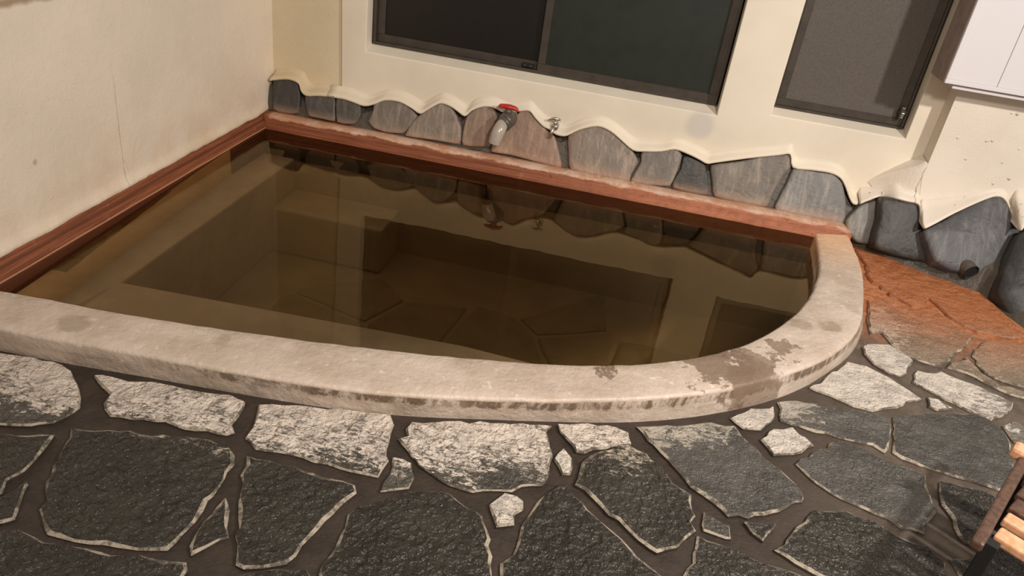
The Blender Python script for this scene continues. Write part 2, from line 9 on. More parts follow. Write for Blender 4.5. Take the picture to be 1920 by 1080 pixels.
EXTRA = [[(0.416,-3.934),(0.292,-3.972),(0.244,-4.067),(0.197,-4.172),(0.157,-4.282),(0.114,-4.383),(0.207,-4.369),(0.297,-4.349),(0.406,-4.321),(0.507,-4.31),(0.491,-4.197),(0.478,-4.085),(0.463,-3.966)],[(0.461,-3.557),(0.354,-3.572),(0.271,-3.586),(0.163,-3.592),(0.061,-3.613),(0.111,-3.705),(0.147,-3.804),(0.195,-3.888),(0.271,-3.938),(0.408,-3.897),(0.426,-3.795),(0.45,-3.68),(0.474,-3.576)],[(0.476,-2.591),(0.386,-2.612),(0.29,-2.629),(0.201,-2.64),(0.129,-2.739),(0.121,-2.834),(0.111,-2.937),(0.098,-3.035),(0.204,-3.098),(0.307,-3.145),(0.357,-3.156),(0.429,-3.106),(0.496,-3.048),(0.533,-2.952),(0.567,-2.858),(0.61,-2.765),(0.547,-2.672)],[(0.875,-4.03),(0.782,-4.015),(0.69,-4.018),(0.592,-3.993),(0.497,-3.982),(0.516,-4.097),(0.524,-4.203),(0.525,-4.326),(0.603,-4.385),(0.673,-4.456),(0.757,-4.451),(0.85,-4.451),(0.929,-4.363),(0.911,-4.257),(0.892,-4.14)],[(0.938,-3.55),(0.829,-3.555),(0.724,-3.57),(0.62,-3.576),(0.507,-3.587),(0.49,-3.691),(0.463,-3.795),(0.433,-3.903),(0.486,-3.945),(0.589,-3.951),(0.69,-3.975),(0.794,-3.998),(0.891,-4.004),(0.951,-3.919),(1.014,-3.841),(0.995,-3.739),(0.969,-3.642)],[(0.948,-3.292),(0.867,-3.252),(0.776,-3.215),(0.696,-3.165),(0.603,-3.127),(0.52,-3.086),(0.444,-3.124),(0.382,-3.179),(0.408,-3.26),(0.433,-3.353),(0.454,-3.441),(0.477,-3.529),(0.502,-3.55),(0.617,-3.545),(0.717,-3.531),(0.828,-3.515),(0.947,-3.515),(0.968,-3.453),(0.956,-3.379)],[(1.267,-3.892),(1.158,-3.878),(1.046,-3.858),(0.982,-3.942),(0.92,-4.027),(0.934,-4.137),(0.948,-4.249),(0.962,-4.342),(1.068,-4.355),(1.175,-4.367),(1.274,-4.372),(1.375,-4.378),(1.417,-4.331),(1.41,-4.217),(1.405,-4.117),(1.401,-3.999),(1.331,-3.948)],[(1.413,-3.468),(1.303,-3.466),(1.206,-3.468),(1.096,-3.475),(0.999,-3.48),(0.969,-3.522),(0.992,-3.631),(1.02,-3.728),(1.063,-3.828),(1.157,-3.844),(1.262,-3.858),(1.311,-3.769),(1.366,-3.687),(1.414,-3.602),(1.458,-3.505)],[(1.442,-3.187),(1.354,-3.174),(1.259,-3.158),(1.163,-3.15),(1.077,-3.147),(1.027,-3.22),(0.991,-3.282),(0.988,-3.369),(0.999,-3.434),(1.102,-3.437),(1.2,-3.431),(1.302,-3.431),(1.404,-3.426),(1.427,-3.305)],[(1.286,-2.818),(1.179,-2.846),(1.079,-2.877),(1.079,-2.992),(1.08,-3.107),(1.175,-3.12),(1.262,-3.128),(1.369,-3.141),(1.461,-3.156),(1.531,-3.075),(1.464,-3.017),(1.406,-2.947),(1.345,-2.896)],[(1.737,-3.86),(1.635,-3.911),(1.536,-3.946),(1.434,-3.998),(1.441,-4.107),(1.437,-4.209),(1.447,-4.315),(1.545,-4.3),(1.636,-4.286),(1.733,-4.271),(1.831,-4.25),(1.836,-4.165),(1.846,-4.057),(1.848,-3.954)],[(1.492,-3.529),(1.436,-3.609),(1.396,-3.702),(1.342,-3.786),(1.294,-3.878),(1.355,-3.919),(1.425,-3.966),(1.526,-3.93),(1.62,-3.885),(1.724,-3.829),(1.704,-3.721),(1.702,-3.607),(1.59,-3.569)],[(1.697,-3.069),(1.558,-3.098),(1.482,-3.18),(1.468,-3.261),(1.453,-3.352),(1.443,-3.44),(1.492,-3.489),(1.603,-3.534),(1.713,-3.566),(1.76,-3.529),(1.767,-3.431),(1.775,-3.32),(1.794,-3.22),(1.81,-3.121)],[(2.223,-3.891),(2.108,-3.91),(2.004,-3.932),(1.884,-3.964),(1.883,-4.061),(1.875,-4.163),(1.872,-4.265),(1.943,-4.334),(2.007,-4.411),(2.106,-4.351),(2.203,-4.307),(2.292,-4.252),(2.299,-4.169),(2.283,-4.077),(2.281,-3.994)],[(2.29,-3.55),(2.183,-3.55),(2.082,-3.551),(1.987,-3.552),(1.877,-3.549),(1.783,-3.552),(1.739,-3.597),(1.743,-3.716),(1.757,-3.832),(1.812,-3.881),(1.875,-3.929),(1.952,-3.915),(2.05,-3.895),(2.126,-3.876),(2.217,-3.846),(2.251,-3.761),(2.278,-3.665),(2.31,-3.581)],[(2.119,-3.08),(2.019,-3.098),(1.934,-3.111),(1.84,-3.126),(1.836,-3.225),(1.821,-3.32),(1.801,-3.417),(1.794,-3.513),(1.896,-3.513),(1.987,-3.515),(2.085,-3.52),(2.174,-3.514),(2.27,-3.517),(2.255,-3.42),(2.226,-3.331),(2.199,-3.242),(2.165,-3.147)],[(2.765,-4.004),(2.676,-4.012),(2.59,-4.004),(2.5,-4.01),(2.401,-4.013),(2.315,-4.004),(2.322,-4.122),(2.331,-4.253),(2.416,-4.304),(2.504,-4.351),(2.588,-4.404),(2.628,-4.304),(2.678,-4.208),(2.721,-4.108)],[(2.557,-3.574),(2.451,-3.572),(2.344,-3.587),(2.309,-3.682),(2.286,-3.777),(2.258,-3.865),(2.307,-3.969),(2.4,-3.966),(2.484,-3.963),(2.578,-3.977),(2.67,-3.971),(2.759,-3.97),(2.746,-3.868),(2.724,-3.754),(2.709,-3.65),(2.636,-3.605)],[(2.654,-3.089),(2.535,-3.101),(2.426,-3.115),(2.321,-3.139),(2.207,-3.149),(2.23,-3.236),(2.261,-3.338),(2.281,-3.434),(2.306,-3.523),(2.334,-3.551),(2.446,-3.542),(2.55,-3.531),(2.583,-3.438),(2.617,-3.325),(2.664,-3.228),(2.692,-3.121)],[(2.531,-2.747),(2.429,-2.734),(2.322,-2.729),(2.225,-2.712),(2.211,-2.799),(2.194,-2.886),(2.159,-2.975),(2.143,-3.059),(2.199,-3.118),(2.296,-3.107),(2.412,-3.097),(2.52,-3.067),(2.626,-3.053),(2.603,-2.945),(2.572,-2.844)],[(2.974,-4.067),(2.878,-4.037),(2.802,-4.031),(2.757,-4.127),(2.705,-4.23),(2.67,-4.33),(2.612,-4.422),(2.658,-4.501),(2.737,-4.488),(2.825,-4.474),(2.923,-4.455),(3.006,-4.444),(3.048,-4.364),(3.03,-4.265),(3.006,-4.154)],[(3.101,-3.533),(3.02,-3.562),(2.933,-3.588),(2.836,-3.623),(2.748,-3.646),(2.763,-3.759),(2.775,-3.872),(2.79,-3.986),(2.803,-3.987),(2.888,-4.006),(2.984,-4.031),(3.073,-3.975),(3.153,-3.924),(3.161,-3.829),(3.161,-3.748),(3.171,-3.66),(3.172,-3.561)],[(2.97,-3.105),(2.846,-3.117),(2.729,-3.136),(2.698,-3.234),(2.662,-3.335),(2.62,-3.44),(2.587,-3.541),(2.657,-3.574),(2.731,-3.617),(2.81,-3.589),(2.912,-3.558),(2.995,-3.529),(3.091,-3.507),(3.055,-3.402),(3.028,-3.304),(3.008,-3.196)],[(3.009,-2.821),(2.928,-2.777),(2.855,-2.741),(2.773,-2.691),(2.702,-2.654),(2.64,-2.695),(2.572,-2.739),(2.604,-2.848),(2.633,-2.95),(2.663,-3.059),(2.722,-3.1),(2.808,-3.085),(2.888,-3.081),(2.978,-3.058),(3.002,-3.021),(3.006,-2.924)],[(3.172,-3.957),(3.085,-4.007),(3.011,-4.062),(3.031,-4.159),(3.052,-4.248),(3.077,-4.338),(3.172,-4.329),(3.262,-4.304),(3.355,-4.28),(3.446,-4.254),(3.47,-4.146),(3.369,-4.087),(3.268,-4.023)],[(3.366,-3.541),(3.287,-3.553),(3.215,-3.572),(3.205,-3.655),(3.203,-3.751),(3.201,-3.838),(3.189,-3.925),(3.295,-3.993),(3.382,-4.063),(3.49,-4.118),(3.55,-4.062),(3.545,-3.965),(3.547,-3.861),(3.534,-3.772),(3.533,-3.673),(3.451,-3.602)],[(3.436,-3.092),(3.335,-3.082),(3.236,-3.075),(3.128,-3.047),(3.025,-3.043),(3.005,-3.082),(3.032,-3.184),(3.067,-3.295),(3.1,-3.392),(3.121,-3.499),(3.2,-3.535),(3.274,-3.524),(3.356,-3.51),(3.397,-3.433),(3.442,-3.347),(3.485,-3.266),(3.54,-3.19)],[(3.423,-2.672),(3.333,-2.696),(3.24,-2.704),(3.151,-2.718),(3.098,-2.767),(3.048,-2.825),(3.04,-2.925),(3.036,-3.012),(3.129,-3.021),(3.226,-3.03),(3.326,-3.043),(3.433,-3.049),(3.431,-2.954),(3.423,-2.859),(3.423,-2.772)],[(3.303,-2.216),(3.221,-2.231),(3.134,-2.249),(3.048,-2.269),(3.034,-2.269),(3.069,-2.374),(3.091,-2.468),(3.13,-2.577),(3.161,-2.673),(3.244,-2.663),(3.334,-2.654),(3.429,-2.642),(3.513,-2.581),(3.491,-2.481),(3.496,-2.389),(3.437,-2.326),(3.362,-2.265)],[(3.907,-4.06),(3.803,-4.061),(3.682,-4.077),(3.583,-4.088),(3.503,-4.144),(3.478,-4.272),(3.525,-4.373),(3.561,-4.472),(3.667,-4.458),(3.782,-4.443),(3.894,-4.418),(3.893,-4.333),(3.898,-4.24),(3.904,-4.15)],[(3.872,-3.65),(3.763,-3.658),(3.66,-3.666),(3.567,-3.683),(3.57,-3.771),(3.573,-3.857),(3.579,-3.955),(3.583,-4.049),(3.696,-4.039),(3.807,-4.027),(3.918,-4.023),(3.93,-4.018),(3.914,-3.922),(3.895,-3.826),(3.885,-3.737)],[(3.777,-3.169),(3.676,-3.196),(3.574,-3.213),(3.519,-3.28),(3.478,-3.357),(3.429,-3.437),(3.39,-3.518),(3.468,-3.578),(3.555,-3.652),(3.659,-3.63),(3.774,-3.624),(3.876,-3.613),(3.933,-3.532),(3.903,-3.437),(3.86,-3.35),(3.821,-3.26)],[(3.877,-2.766),(3.784,-2.718),(3.71,-2.674),(3.611,-2.644),(3.528,-2.594),(3.452,-2.666),(3.461,-2.763),(3.453,-2.857),(3.452,-2.963),(3.46,-3.069),(3.562,-3.172),(3.666,-3.155),(3.776,-3.135),(3.829,-3.062),(3.898,-2.981),(3.89,-2.88)],[(3.826,-2.194),(3.757,-2.238),(3.679,-2.3),(3.606,-2.343),(3.53,-2.398),(3.54,-2.489),(3.54,-2.571),(3.629,-2.611),(3.71,-2.664),(3.797,-2.686),(3.89,-2.721),(3.943,-2.664),(3.995,-2.611),(3.998,-2.53),(3.982,-2.437),(3.982,-2.364),(3.909,-2.279)],[(3.431,-1.824),(3.41,-1.916),(3.388,-2.004),(3.346,-2.096),(3.333,-2.187),(3.391,-2.245),(3.455,-2.305),(3.515,-2.367),(3.591,-2.316),(3.669,-2.265),(3.738,-2.218),(3.813,-2.16),(3.822,-2.048),(3.748,-2.009),(3.672,-1.962),(3.583,-1.914),(3.515,-1.874)],[(3.784,-1.61),(3.687,-1.593),(3.596,-1.597),(3.49,-1.608),(3.461,-1.691),(3.432,-1.78),(3.441,-1.792),(3.52,-1.837),(3.597,-1.89),(3.676,-1.933),(3.762,-1.968),(3.845,-2.022),(3.927,-1.956),(4.005,-1.88),(3.943,-1.808),(3.898,-1.738),(3.847,-1.666)],[(3.907,-1.12),(3.81,-1.126),(3.703,-1.121),(3.603,-1.122),(3.567,-1.217),(3.529,-1.309),(3.504,-1.415),(3.475,-1.504),(3.484,-1.565),(3.591,-1.563),(3.695,-1.563),(3.79,-1.559),(3.856,-1.488),(3.927,-1.405),(3.995,-1.342),(3.949,-1.226)],[(4.224,-4.057),(4.127,-4.053),(4.042,-4.044),(3.955,-4.047),(3.948,-4.049),(3.938,-4.137),(3.933,-4.235),(3.934,-4.323),(3.925,-4.43),(3.931,-4.434),(4.014,-4.434),(4.1,-4.439),(4.187,-4.443),(4.237,-4.333),(4.302,-4.215),(4.265,-4.14)],[(4.221,-3.541),(4.131,-3.543),(4.048,-3.55),(3.97,-3.549),(3.902,-3.635),(3.922,-3.736),(3.932,-3.819),(3.946,-3.918),(3.953,-4.003),(4.048,-4.012),(4.128,-4.017),(4.229,-4.022),(4.237,-3.998),(4.256,-3.907),(4.293,-3.821),(4.309,-3.74),(4.337,-3.654),(4.286,-3.594)],[(4.283,-3.107),(4.188,-3.081),(4.097,-3.06),(4.011,-3.039),(3.924,-3.015),(3.856,-3.084),(3.806,-3.156),(3.846,-3.244),(3.888,-3.334),(3.927,-3.431),(3.969,-3.51),(4.09,-3.515),(4.22,-3.511),(4.24,-3.418),(4.266,-3.319),(4.283,-3.257),(4.307,-3.159)],[(4.266,-2.629),(4.146,-2.634),(4.025,-2.638),(3.968,-2.7),(3.905,-2.755),(3.923,-2.869),(3.932,-2.974),(4.022,-3.005),(4.114,-3.026),(4.195,-3.042),(4.277,-3.08),(4.33,-2.992),(4.371,-2.905),(4.423,-2.815),(4.467,-2.729),(4.36,-2.677)],[(4.317,-2.228),(4.222,-2.268),(4.112,-2.317),(4.013,-2.366),(4.026,-2.486),(4.029,-2.601),(4.142,-2.612),(4.254,-2.599),(4.275,-2.51),(4.291,-2.409),(4.301,-2.318)],[(4.184,-1.885),(4.028,-1.902),(3.951,-1.974),(3.862,-2.054),(3.847,-2.163),(3.927,-2.241),(4.002,-2.328),(4.082,-2.292),(4.173,-2.257),(4.249,-2.217),(4.336,-2.176),(4.37,-2.133),(4.343,-2.058),(4.263,-1.963)],[(4.315,-1.519),(4.208,-1.473),(4.114,-1.415),(4.014,-1.363),(3.949,-1.434),(3.896,-1.504),(3.829,-1.577),(3.884,-1.652),(3.93,-1.724),(3.977,-1.787),(4.039,-1.868),(4.183,-1.848),(4.211,-1.767),(4.249,-1.68),(4.28,-1.598)],[(4.702,-3.979),(4.586,-3.981),(4.484,-3.994),(4.377,-4.001),(4.275,-4.019),(4.259,-4.044),(4.295,-4.116),(4.341,-4.214),(4.439,-4.233),(4.537,-4.27),(4.642,-4.301),(4.681,-4.229),(4.726,-4.16),(4.776,-4.085)],[(4.639,-3.64),(4.555,-3.637),(4.46,-3.652),(4.369,-3.664),(4.336,-3.769),(4.312,-3.876),(4.283,-3.98),(4.386,-3.969),(4.48,-3.958),(4.577,-3.942),(4.684,-3.934),(4.66,-3.838),(4.653,-3.739)],[(4.615,-3.239),(4.523,-3.208),(4.427,-3.196),(4.333,-3.171),(4.315,-3.26),(4.291,-3.345),(4.272,-3.434),(4.248,-3.518),(4.303,-3.576),(4.358,-3.628),(4.45,-3.611),(4.557,-3.617),(4.644,-3.607),(4.673,-3.587),(4.655,-3.5),(4.638,-3.406),(4.634,-3.32)],[(4.689,-2.681),(4.595,-2.708),(4.493,-2.734),(4.45,-2.834),(4.405,-2.915),(4.353,-3.001),(4.306,-3.093),(4.334,-3.132),(4.429,-3.151),(4.529,-3.173),(4.623,-3.199),(4.711,-3.123),(4.712,-3.02),(4.707,-2.916),(4.717,-2.815),(4.714,-2.713)],[(4.718,-2.335),(4.638,-2.289),(4.556,-2.247),(4.473,-2.208),(4.39,-2.172),(4.366,-2.203),(4.342,-2.308),(4.326,-2.396),(4.303,-2.505),(4.289,-2.607),(4.378,-2.651),(4.485,-2.7),(4.583,-2.679),(4.667,-2.649),(4.691,-2.546),(4.705,-2.438)],[(4.761,-1.767),(4.684,-1.826),(4.604,-1.88),(4.529,-1.939),(4.454,-2.0),(4.381,-2.054),(4.403,-2.136),(4.489,-2.179),(4.565,-2.216),(4.645,-2.254),(4.729,-2.291),(4.728,-2.19),(4.739,-2.081),(4.737,-1.98),(4.744,-1.863)],[(4.607,-1.485),(4.515,-1.489),(4.418,-1.492),(4.349,-1.527),(4.314,-1.608),(4.27,-1.697),(4.246,-1.775),(4.206,-1.858),(4.283,-1.942),(4.364,-2.028),(4.437,-1.964),(4.512,-1.918),(4.592,-1.856),(4.661,-1.791),(4.746,-1.732),(4.693,-1.653),(4.645,-1.572)],[(5.147,-4.052),(5.03,-4.073),(4.917,-4.09),(4.804,-4.091),(4.752,-4.178),(4.714,-4.25),(4.667,-4.328),(4.697,-4.421),(4.731,-4.531),(4.814,-4.495),(4.917,-4.462),(5.022,-4.436),(5.109,-4.395),(5.16,-4.333),(5.2,-4.273),(5.17,-4.16)],[(5.028,-3.584),(4.914,-3.588),(4.804,-3.601),(4.694,-3.61),(4.676,-3.624),(4.684,-3.733),(4.696,-3.843),(4.718,-3.94),(4.802,-4.059),(4.913,-4.042),(5.033,-4.034),(5.144,-4.017),(5.151,-4.001),(5.137,-3.886),(5.122,-3.773),(5.109,-3.673)],[(5.082,-3.238),(4.99,-3.214),(4.915,-3.196),(4.826,-3.175),(4.737,-3.149),(4.649,-3.222),(4.659,-3.318),(4.674,-3.399),(4.695,-3.485),(4.703,-3.571),(4.804,-3.564),(4.917,-3.558),(5.014,-3.549),(5.042,-3.445),(5.056,-3.338)],[(5.007,-2.8),(4.924,-2.78),(4.835,-2.75),(4.75,-2.729),(4.751,-2.825),(4.741,-2.922),(4.745,-3.023),(4.746,-3.115),(4.83,-3.14),(4.919,-3.165),(4.999,-3.181),(5.091,-3.206),(5.15,-3.149),(5.109,-3.054),(5.084,-2.971),(5.048,-2.887)],[(5.026,-2.263),(4.937,-2.281),(4.84,-2.317),(4.752,-2.333),(4.739,-2.452),(4.725,-2.547),(4.706,-2.659),(4.739,-2.694),(4.838,-2.717),(4.922,-2.738),(5.014,-2.759),(5.082,-2.719),(5.152,-2.664),(5.233,-2.62),(5.179,-2.532),(5.119,-2.439),(5.08,-2.352)],[(5.085,-1.813),(4.989,-1.798),(4.894,-1.784),(4.795,-1.768),(4.785,-1.878),(4.776,-1.979),(4.769,-2.083),(4.769,-2.193),(4.756,-2.293),(4.847,-2.267),(4.93,-2.257),(5.025,-2.227),(5.09,-2.164),(5.11,-2.061),(5.131,-1.96),(5.144,-1.864)],[(5.076,-1.519),(4.988,-1.473),(4.917,-1.415),(4.831,-1.374),(4.75,-1.328),(4.682,-1.39),(4.632,-1.466),(4.682,-1.558),(4.722,-1.638),(4.776,-1.725),(4.791,-1.738),(4.878,-1.748),(4.982,-1.759),(5.072,-1.78),(5.072,-1.696),(5.075,-1.61)],[(6.035,-4.661),(6.04,-4.563),(6.036,-4.46),(6.031,-4.366),(6.034,-4.275),(6.032,-4.167),(6.034,-4.077),(6.026,-3.991),(6.035,-3.888),(5.933,-3.905),(5.842,-3.923),(5.754,-3.938),(5.664,-3.951),(5.559,-3.955),(5.469,-3.968),(5.372,-3.994),(5.284,-4.003),(5.188,-4.009),(5.183,-4.043),(5.204,-4.153),(5.226,-4.265),(5.325,-4.304),(5.404,-4.345),(5.493,-4.387),(5.584,-4.435),(5.681,-4.485),(5.768,-4.523),(5.856,-4.573),(5.945,-4.616)],[(5.97,-3.869),(5.968,-3.772),(5.964,-3.672),(5.964,-3.587),(5.971,-3.497),(5.973,-3.405),(5.872,-3.434),(5.783,-3.456),(5.697,-3.494),(5.604,-3.527),(5.511,-3.554),(5.415,-3.579),(5.327,-3.613),(5.227,-3.646),(5.142,-3.684),(5.161,-3.777),(5.174,-3.882),(5.182,-3.98),(5.286,-3.965),(5.392,-3.95),(5.49,-3.936),(5.583,-3.922),(5.675,-3.898),(5.776,-3.896),(5.874,-3.872)],[(5.863,-3.403),(5.861,-3.302),(5.862,-3.207),(5.857,-3.104),(5.767,-3.123),(5.66,-3.124),(5.568,-3.144),(5.472,-3.143),(5.37,-3.155),(5.279,-3.164),(5.173,-3.176),(5.114,-3.227),(5.094,-3.348),(5.073,-3.448),(5.049,-3.559),(5.126,-3.635),(5.215,-3.62),(5.309,-3.578),(5.402,-3.548),(5.495,-3.517),(5.585,-3.494),(5.674,-3.463),(5.771,-3.427)],[(5.813,-3.075),(5.813,-2.97),(5.813,-2.87),(5.818,-2.764),(5.828,-2.656),(5.726,-2.658),(5.628,-2.646),(5.54,-2.645),(5.444,-2.647),(5.351,-2.643),(5.252,-2.638),(5.194,-2.689),(5.119,-2.744),(5.047,-2.787),(5.082,-2.878),(5.12,-2.961),(5.152,-3.039),(5.191,-3.136),(5.289,-3.127),(5.393,-3.113),(5.497,-3.101),(5.604,-3.104),(5.71,-3.094)],[(5.831,-2.627),(5.833,-2.523),(5.831,-2.407),(5.74,-2.387),(5.654,-2.353),(5.558,-2.33),(5.471,-2.295),(5.377,-2.271),(5.298,-2.242),(5.203,-2.214),(5.117,-2.19),(5.055,-2.246),(5.109,-2.336),(5.149,-2.428),(5.21,-2.508),(5.257,-2.597),(5.355,-2.604),(5.453,-2.613),(5.548,-2.615),(5.647,-2.611),(5.739,-2.619)],[(5.923,-2.394),(5.923,-2.299),(5.923,-2.177),(5.918,-2.082),(5.922,-1.975),(5.927,-1.876),(5.925,-1.775),(5.923,-1.672),(5.833,-1.693),(5.739,-1.719),(5.647,-1.742),(5.548,-1.766),(5.459,-1.796),(5.364,-1.817),(5.27,-1.842),(5.183,-1.87),(5.165,-1.968),(5.146,-2.061),(5.13,-2.151),(5.235,-2.187),(5.329,-2.216),(5.428,-2.238),(5.529,-2.276),(5.624,-2.311),(5.717,-2.337),(5.82,-2.365)],[(5.771,-1.667),(5.77,-1.542),(5.682,-1.503),(5.577,-1.46),(5.482,-1.43),(5.384,-1.386),(5.278,-1.339),(5.191,-1.426),(5.112,-1.517),(5.107,-1.614),(5.106,-1.691),(5.112,-1.787),(5.173,-1.833),(5.273,-1.805),(5.365,-1.787),(5.469,-1.751),(5.566,-1.723),(5.668,-1.691)],[(2.17,-2.631),(2.082,-2.635),(2.002,-2.627),(1.98,-2.727),(1.968,-2.844),(1.983,-2.848),(2.098,-2.874),(2.186,-2.771)],[(2.987,-2.417),(2.872,-2.399),(2.751,-2.375),(2.71,-2.456),(2.672,-2.535),(2.707,-2.603),(2.801,-2.593),(2.895,-2.587),(2.991,-2.569),(2.99,-2.495)],[(5.192,-1.253),(5.071,-1.247),(4.953,-1.243),(4.969,-1.353),(4.976,-1.45),(5.072,-1.45),(5.153,-1.458),(5.173,-1.358)],[(0.185,-3.362),(0.101,-3.37),(0.036,-3.377),(0.022,-3.501),(0.1,-3.523),(0.194,-3.54),(0.183,-3.448)],[(0.192,-2.284),(0.111,-2.325),(0.043,-2.358),(0.049,-2.47),(0.091,-2.526),(0.162,-2.547),(0.268,-2.48),(0.228,-2.374)],[(0.375,-3.343),(0.227,-3.335),(0.217,-3.338),(0.226,-3.443),(0.218,-3.538),(0.307,-3.487),(0.398,-3.438)],[(0.812,-2.899),(0.701,-2.887),(0.605,-2.876),(0.598,-2.879),(0.599,-2.976),(0.603,-3.075),(0.734,-3.084),(0.767,-3.063),(0.786,-2.983)],[(0.973,-2.926),(0.848,-2.909),(0.819,-2.987),(0.796,-3.066),(0.873,-3.086),(0.939,-3.12),(0.954,-3.024)],[(1.786,-4.376),(1.663,-4.357),(1.572,-4.469),(1.601,-4.509),(1.693,-4.518),(1.789,-4.533),(1.81,-4.483)],[(2.007,-2.859),(1.914,-2.866),(1.83,-2.876),(1.814,-2.902),(1.834,-2.989),(1.864,-3.065),(1.984,-3.071),(2.0,-2.979),(2.021,-2.875)],[(2.347,-2.55),(2.21,-2.511),(2.209,-2.533),(2.203,-2.655),(2.275,-2.687),(2.372,-2.704),(2.353,-2.626)],[(2.461,-2.494),(2.377,-2.547),(2.389,-2.613),(2.41,-2.695),(2.541,-2.661),(2.534,-2.529)],[(4.186,-1.162),(4.041,-1.167),(3.991,-1.298),(4.099,-1.334),(4.206,-1.361),(4.221,-1.326),(4.2,-1.246)],[(4.384,-4.308),(4.295,-4.298),(4.257,-4.384),(4.23,-4.454),(4.324,-4.484),(4.417,-4.514),(4.427,-4.509),(4.402,-4.403)],[(4.389,-1.258),(4.329,-1.295),(4.255,-1.337),(4.237,-1.376),(4.249,-1.417),(4.388,-1.432),(4.428,-1.414),(4.43,-1.272)],[(4.255,-1.109),(4.221,-1.151),(4.242,-1.227),(4.249,-1.292),(4.368,-1.229),(4.327,-1.134)],[(4.577,-4.336),(4.492,-4.329),(4.416,-4.311),(4.439,-4.4),(4.455,-4.493),(4.573,-4.502),(4.593,-4.483)],[(4.576,-1.224),(4.463,-1.267),(4.463,-1.419),(4.565,-1.468),(4.598,-1.388),(4.641,-1.317)],[(5.334,-4.343),(5.219,-4.294),(5.214,-4.38),(5.207,-4.456),(5.34,-4.473),(5.351,-4.461)]]
